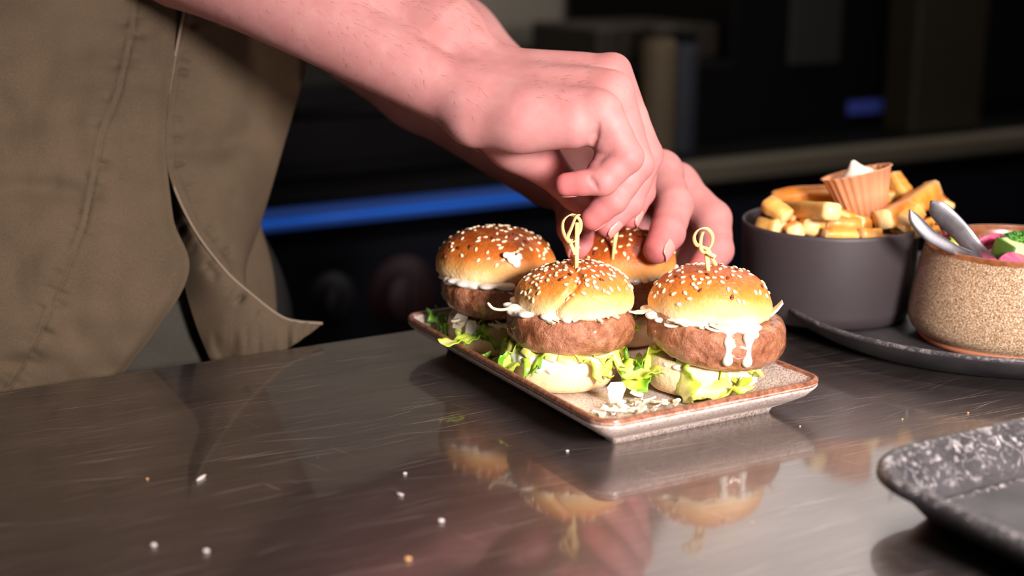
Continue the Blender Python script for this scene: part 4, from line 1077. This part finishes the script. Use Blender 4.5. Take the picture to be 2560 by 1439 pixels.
nail(LF['index'][3], LF['index'][2], (.85, .35, .62), None, .85); nail(LF['thumb'][3], LF['thumb'][2], (-.80, .1, .55)); nail(LF['middle'][3], LF['middle'][2], (.9, .3, .3)); nail(LF['ring'][3], LF['ring'][2], (.5, .3, -.8)); nail(LF['pinky'][3], LF['pinky'][2], (-.3, .3, -.9))

# fine hair on the forearms and the back of the hand
HV, HF = [], []
Rq = random.Random(21)
me = body.data; nvr = len(vr)
cand = []
for i in Rq.sample(range(nvr), 42000):
    p = V[i]; n = me.vertices[i].normal; q = p - ORG; dd = q @ FW; x = CX + F * (q @ RT) / dd; y = CY - F * (q @ UP) / dd
    if n.dot(Vector(FW)) > .35: continue
    pr_ = 0
    if x < 1210: pr_ = .030 + (.05 if y < 110 and x > 850 else 0)
    elif 1330 < x < 1470 and 150 < y < 250 : pr_ = .10
    if Rq.random() < pr_: cand.append((p, np.array(n)))
ad = PD(1225, 225, .83) - PD(330, -240, .885); ad /= np.linalg.norm(ad)
for p, n in cand[:1500]:
    L = Rq.uniform(.004, .009); dv = ad + np.array([Rq.gauss(0, .35), Rq.gauss(0, .35), Rq.gauss(0, .35) - .35]); dv -= n * (dv @ n); dv /= np.linalg.norm(dv)
    P3 = [p - n * .0003, p + dv * L * .5 + n * L * .22, p + dv * L + n * L * .22]
    v, f = tube([Vector(a) for a in P3], [.00005, .00004, .000015], 3); k = len(HV); HV += v; HF += [tuple(a + k for a in q) for q in f]
child(tag(mesh_obj('arm_hair', HV, HF, MAT['hair']), None, None, None, 'stuff'))

# shirt, trousers and shoes
S = SDF((-.14, .68, -.14), (.64, 1.40, .66), .008)
S.ell(TC + fdir * -.015 + [0, 0, .30], (.100, .140, .35), .03, rotm); S.ell(TC + [0, 0, .46], (.108, .185, .128), .05, rotm); S.cone(TC + [0, 0, .54], TC + [.006, -.005, .60], .085, .062, .03)
for s_, e_ in ((SHR, elbR), (SHL, elbL)): S.cone(s_, s_ + (e_ - s_) * .62, .066, .062, .02)
v, f = S.mesh(); child(mesh_obj('shirt', v, f, MAT['shirt']))
S = SDF((-.02, .78, -.92), (.56, 1.32, .06), .010)
S.ell(TC + [0, 0, -.04], (.105, .150, .13), .03, rotm)
for sg in (-1, 1):
    hp = TC + rdir * (.085 * sg) + [0, 0, -.06]; kn = hp + fdir * .01 + [0, 0, -.40]; an = hp - fdir * .01 + [0, 0, -.78]
    S.cone(hp, kn, .085, .065, .03); S.cone(kn, an, .065, .055, .02)
v, f = S.mesh(); child(mesh_obj('trousers', v, f, MAT['trousers']))
for sg in (-1, 1):
    a = TC + rdir * (.085 * sg) - fdir * .03 + [0, 0, ZF + .04]
    S = SDF(np.minimum(a, a + fdir * .2) - .08, np.maximum(a, a + fdir * .2) + .08, .006)
    S.cone(a, a + fdir * .10 + [0, 0, -.005], .040, .036, .02); S.cone(a + fdir * .1, a + fdir * .17 + [0, 0, -.008], .038, .030, .02); S.cone(a, a + [0, 0, .05], .042, .044, .02)
    v, f = S.mesh(); v[:, 2] = np.maximum(v[:, 2], ZF); child(mesh_obj('shoe', v, f, MAT['black']))

# apron
def d_edge(x): return .829 + x / 1000 * .109
def cloth(name, Lp, Rp, nu, nv, dfun, mat='apron', th=.0014):
    n = len(Lp); V = []
    def ev(P, t):
        i = min(int(t * (n - 1)), n - 2); return i, t * (n - 1) - i
    Lc = catmull(Lp, nv); Rc = catmull(Rp, nv)
    for j in range(nv):
        for i in range(nu):
            u = i / (nu - 1); q = Lc[j] * (1 - u) + Rc[j] * u
            x, y = q[0], q[1]; off = q[2]
            dx, dy, dd = dfun(u, j / (nv - 1), x, y)
            x += dx; y += dy
            V.append(PD(x, y, d_edge(x) + off + dd))
    Fc = [(j * nu + i, j * nu + i + 1, (j + 1) * nu + i + 1, (j + 1) * nu + i) for j in range(nv - 1) for i in range(nu - 1)]
    o = child(mesh_obj(name, V, Fc, MAT[mat])); solid(o, th, 0); return o, V
def polyd(x, y, P):
    best = (1e9, 0)
    s0 = 0
    for (x1, y1), (x2, y2) in zip(P, P[1:]):
        L = math.hypot(x2 - x1, y2 - y1); t = max(0, min(1, ((x - x1) * (x2 - x1) + (y - y1) * (y2 - y1)) / (L * L)))
        dx, dy = x - x1 - t * (x2 - x1), y - y1 - t * (y2 - y1); d = math.hypot(dx, dy)
        sg = 1 if (x2 - x1) * dy - (y2 - y1) * dx < 0 else -1
        if d < abs(best[0]): best = (d * sg, s0 + t * L)
        s0 += L
    return best
SEAM = [(342, -60), (325, 80), (292, 230), (250, 330), (205, 560), (140, 720), (95, 830), (20, 960)]
def wr(x, y, s, seed): return noise.noise(Vector((x / s + seed, y / s - seed * 2, seed)))
def fA(u, v, x, y):
    d = -.010 * math.sin(math.pi * min(1, max(0, (y + 60) / 1100))) + .010 * (1 - min(1, max(0, y / 500)))
    d += .0060 * wr(x * .55 + y * .25, y * 1.0 - x * .15, 150, 3) + .0030 * wr(x, y, 75, 8)
    sd, s = polyd(x, y, SEAM)
    d -= .0010 * math.exp(-(sd / 5) ** 2) - .0016 * math.exp(-((sd - 9) / 5) ** 2)
    puck = max(0, noise.noise(Vector((s / 26, 4.2, 0)))) 
    d += .0056 * puck * math.exp(-((sd - 22) / 20) ** 2) + .0036 * max(0, noise.noise(Vector((s / 22, 9.2, 0)))) * math.exp(-((sd + 16) / 14) ** 2)
    d += .006 * math.exp(-((y - 480 - .1 * (x - 200)) / 34) ** 2) * math.exp(-((x - 110) / 150) ** 2) * .8
    d += .005 * math.exp(-((y - 330 - .0 * x) / 26) ** 2) * math.exp(-((x - 330) / 70) ** 2) * .6
    d += .008 * math.exp(-((y - 905) / 22) ** 2) * math.exp(-((x - 60) / 90) ** 2) * .6
    e = 1 - u
    d += .006 * math.exp(-(e / .03) ** 2)
    return 0, 0, d
o, Va = cloth('apron_front', [(-330, -120, .020), (-330, 150, .020), (-330, 420, .020), (-330, 700, .02), (-330, 900, .02), (-330, 1060, .022)], [(472, -120, .024), (446, 90, .024), (414, 320, .021), (432, 540, .018), (464, 706, .018), (250, 1010, .024)], 150, 200, fA)
for nm, P in (('seam', SEAM[:7]),):
    pts = []
    for x, y, _ in catmull([(a, b, 0) for a, b in P], 90):
        # find the sheet's distance there
        q = min(range(0, len(Va)), key=lambda i: 1) if False else None
        pts.append(PD(x - 2, y, d_edge(x) + .0205 + fA(.6, .5, x, y)[2] + (.004 * min(1, max(0, (x + 330) / 800)) * (1 if y < 250 else .1)) - .0016))
HEM = [(474, -120), (460, 20), (432, 170), (415, 295), (420, 420), (478, 560), (560, 672), (635, 740), (700, 789), (745, 803), (806, 808)]
def fB(u, v, x, y):
    d = .0035 * wr(x, y, 110, 5) + .002 * wr(x, y, 50, 6) + .034 * u ** 2.4
    sd, s = polyd(x, y, HEM[:7])
    d += .0085 * max(0, noise.noise(Vector((s / 24, 2.2, 0)))) * math.exp(-((sd - 26) / 16) ** 2) - .001 * math.exp(-((sd - 12) / 5) ** 2)
    d -= .006 * math.exp(-((y - 430) / 60) ** 2) * math.exp(-((x - 600) / 90) ** 2) - .006 * math.exp(-((y - 360) / 40) ** 2) * math.exp(-((x - 560) / 80) ** 2)
    return 0, 0, d
cloth('apron_side', [(474, -120, .034), (456, 40, .033), (428, 190, .031), (416, 320, .030), (425, 450, .028), (490, 578, .030), (570, 680, .034), (612, 725, .040)], [(830, -120, .050), (788, 40, .048), (758, 190, .046), (738, 262, .046), (706, 370, .046), (668, 500, .046), (640, 585, .046), (612, 660, .046)], 110, 150, fB)
def fC(u, v, x, y):
    sd, s = polyd(x, y, HEM[3:])
    d = .0085 * max(0, noise.noise(Vector((s / 22, 12.2, 0)))) * math.exp(-((abs(sd) - 26) / 15) ** 2) + .002 * wr(x, y, 80, 15) - .010 * math.sin(math.pi * u) * min(1, v * 2)
    w = max(0, (v - .75) / .25)
    return 0, 26 * math.sin(math.pi * u) * w * w, d + .004 * w * noise.noise(Vector((x / 22, y / 60, 3)))
cloth('apron_flap', [(414, 296, .030), (417, 400, .034), (428, 505, .036), (444, 610, .036), (463, 718, .036), (486, 800, .036), (512, 868, .036), (540, 930, .036)], [(416, 297, .026), (422, 424, .020), (478, 560, .014), (560, 672, .012), (635, 740, .012), (702, 789, .012), (750, 803, .012), (806, 809, .012)], 80, 120, fC)
# rolled hem along the open edge
hp = [PD(x, y, d_edge(x) + (.031 if y < 300 else .0285 - .0165 * min(1, (y - 300) / 300)) - .0008) for x, y, _ in catmull([(a, b, 0) for a, b in HEM], 120)]
v, f = tube([Vector(p) for p in hp], .0010, 8); child(mesh_obj('hem', v, f, MAT['thread']))
# inner layer seen below the front panel and the shaded back of the apron
cloth('apron_lining', [(250, 640, .052), (250, 800, .050), (250, 1010, .05)], [(520, 640, .056), (530, 800, .054), (560, 1010, .05)], 30, 40, lambda u, v, x, y: (0, 0, .004 * wr(x, y, 90, 31)), 'lining')
cloth('apron_back', [(575, 560, .10), (585, 680, .10), (600, 860, .10)], [(650, 560, .112), (684, 690, .112), (694, 860, .112)], 30, 40, lambda u, v, x, y: (0, 0, .004 * wr(x, y, 70, 33) + .02 * u * u), 'apron')
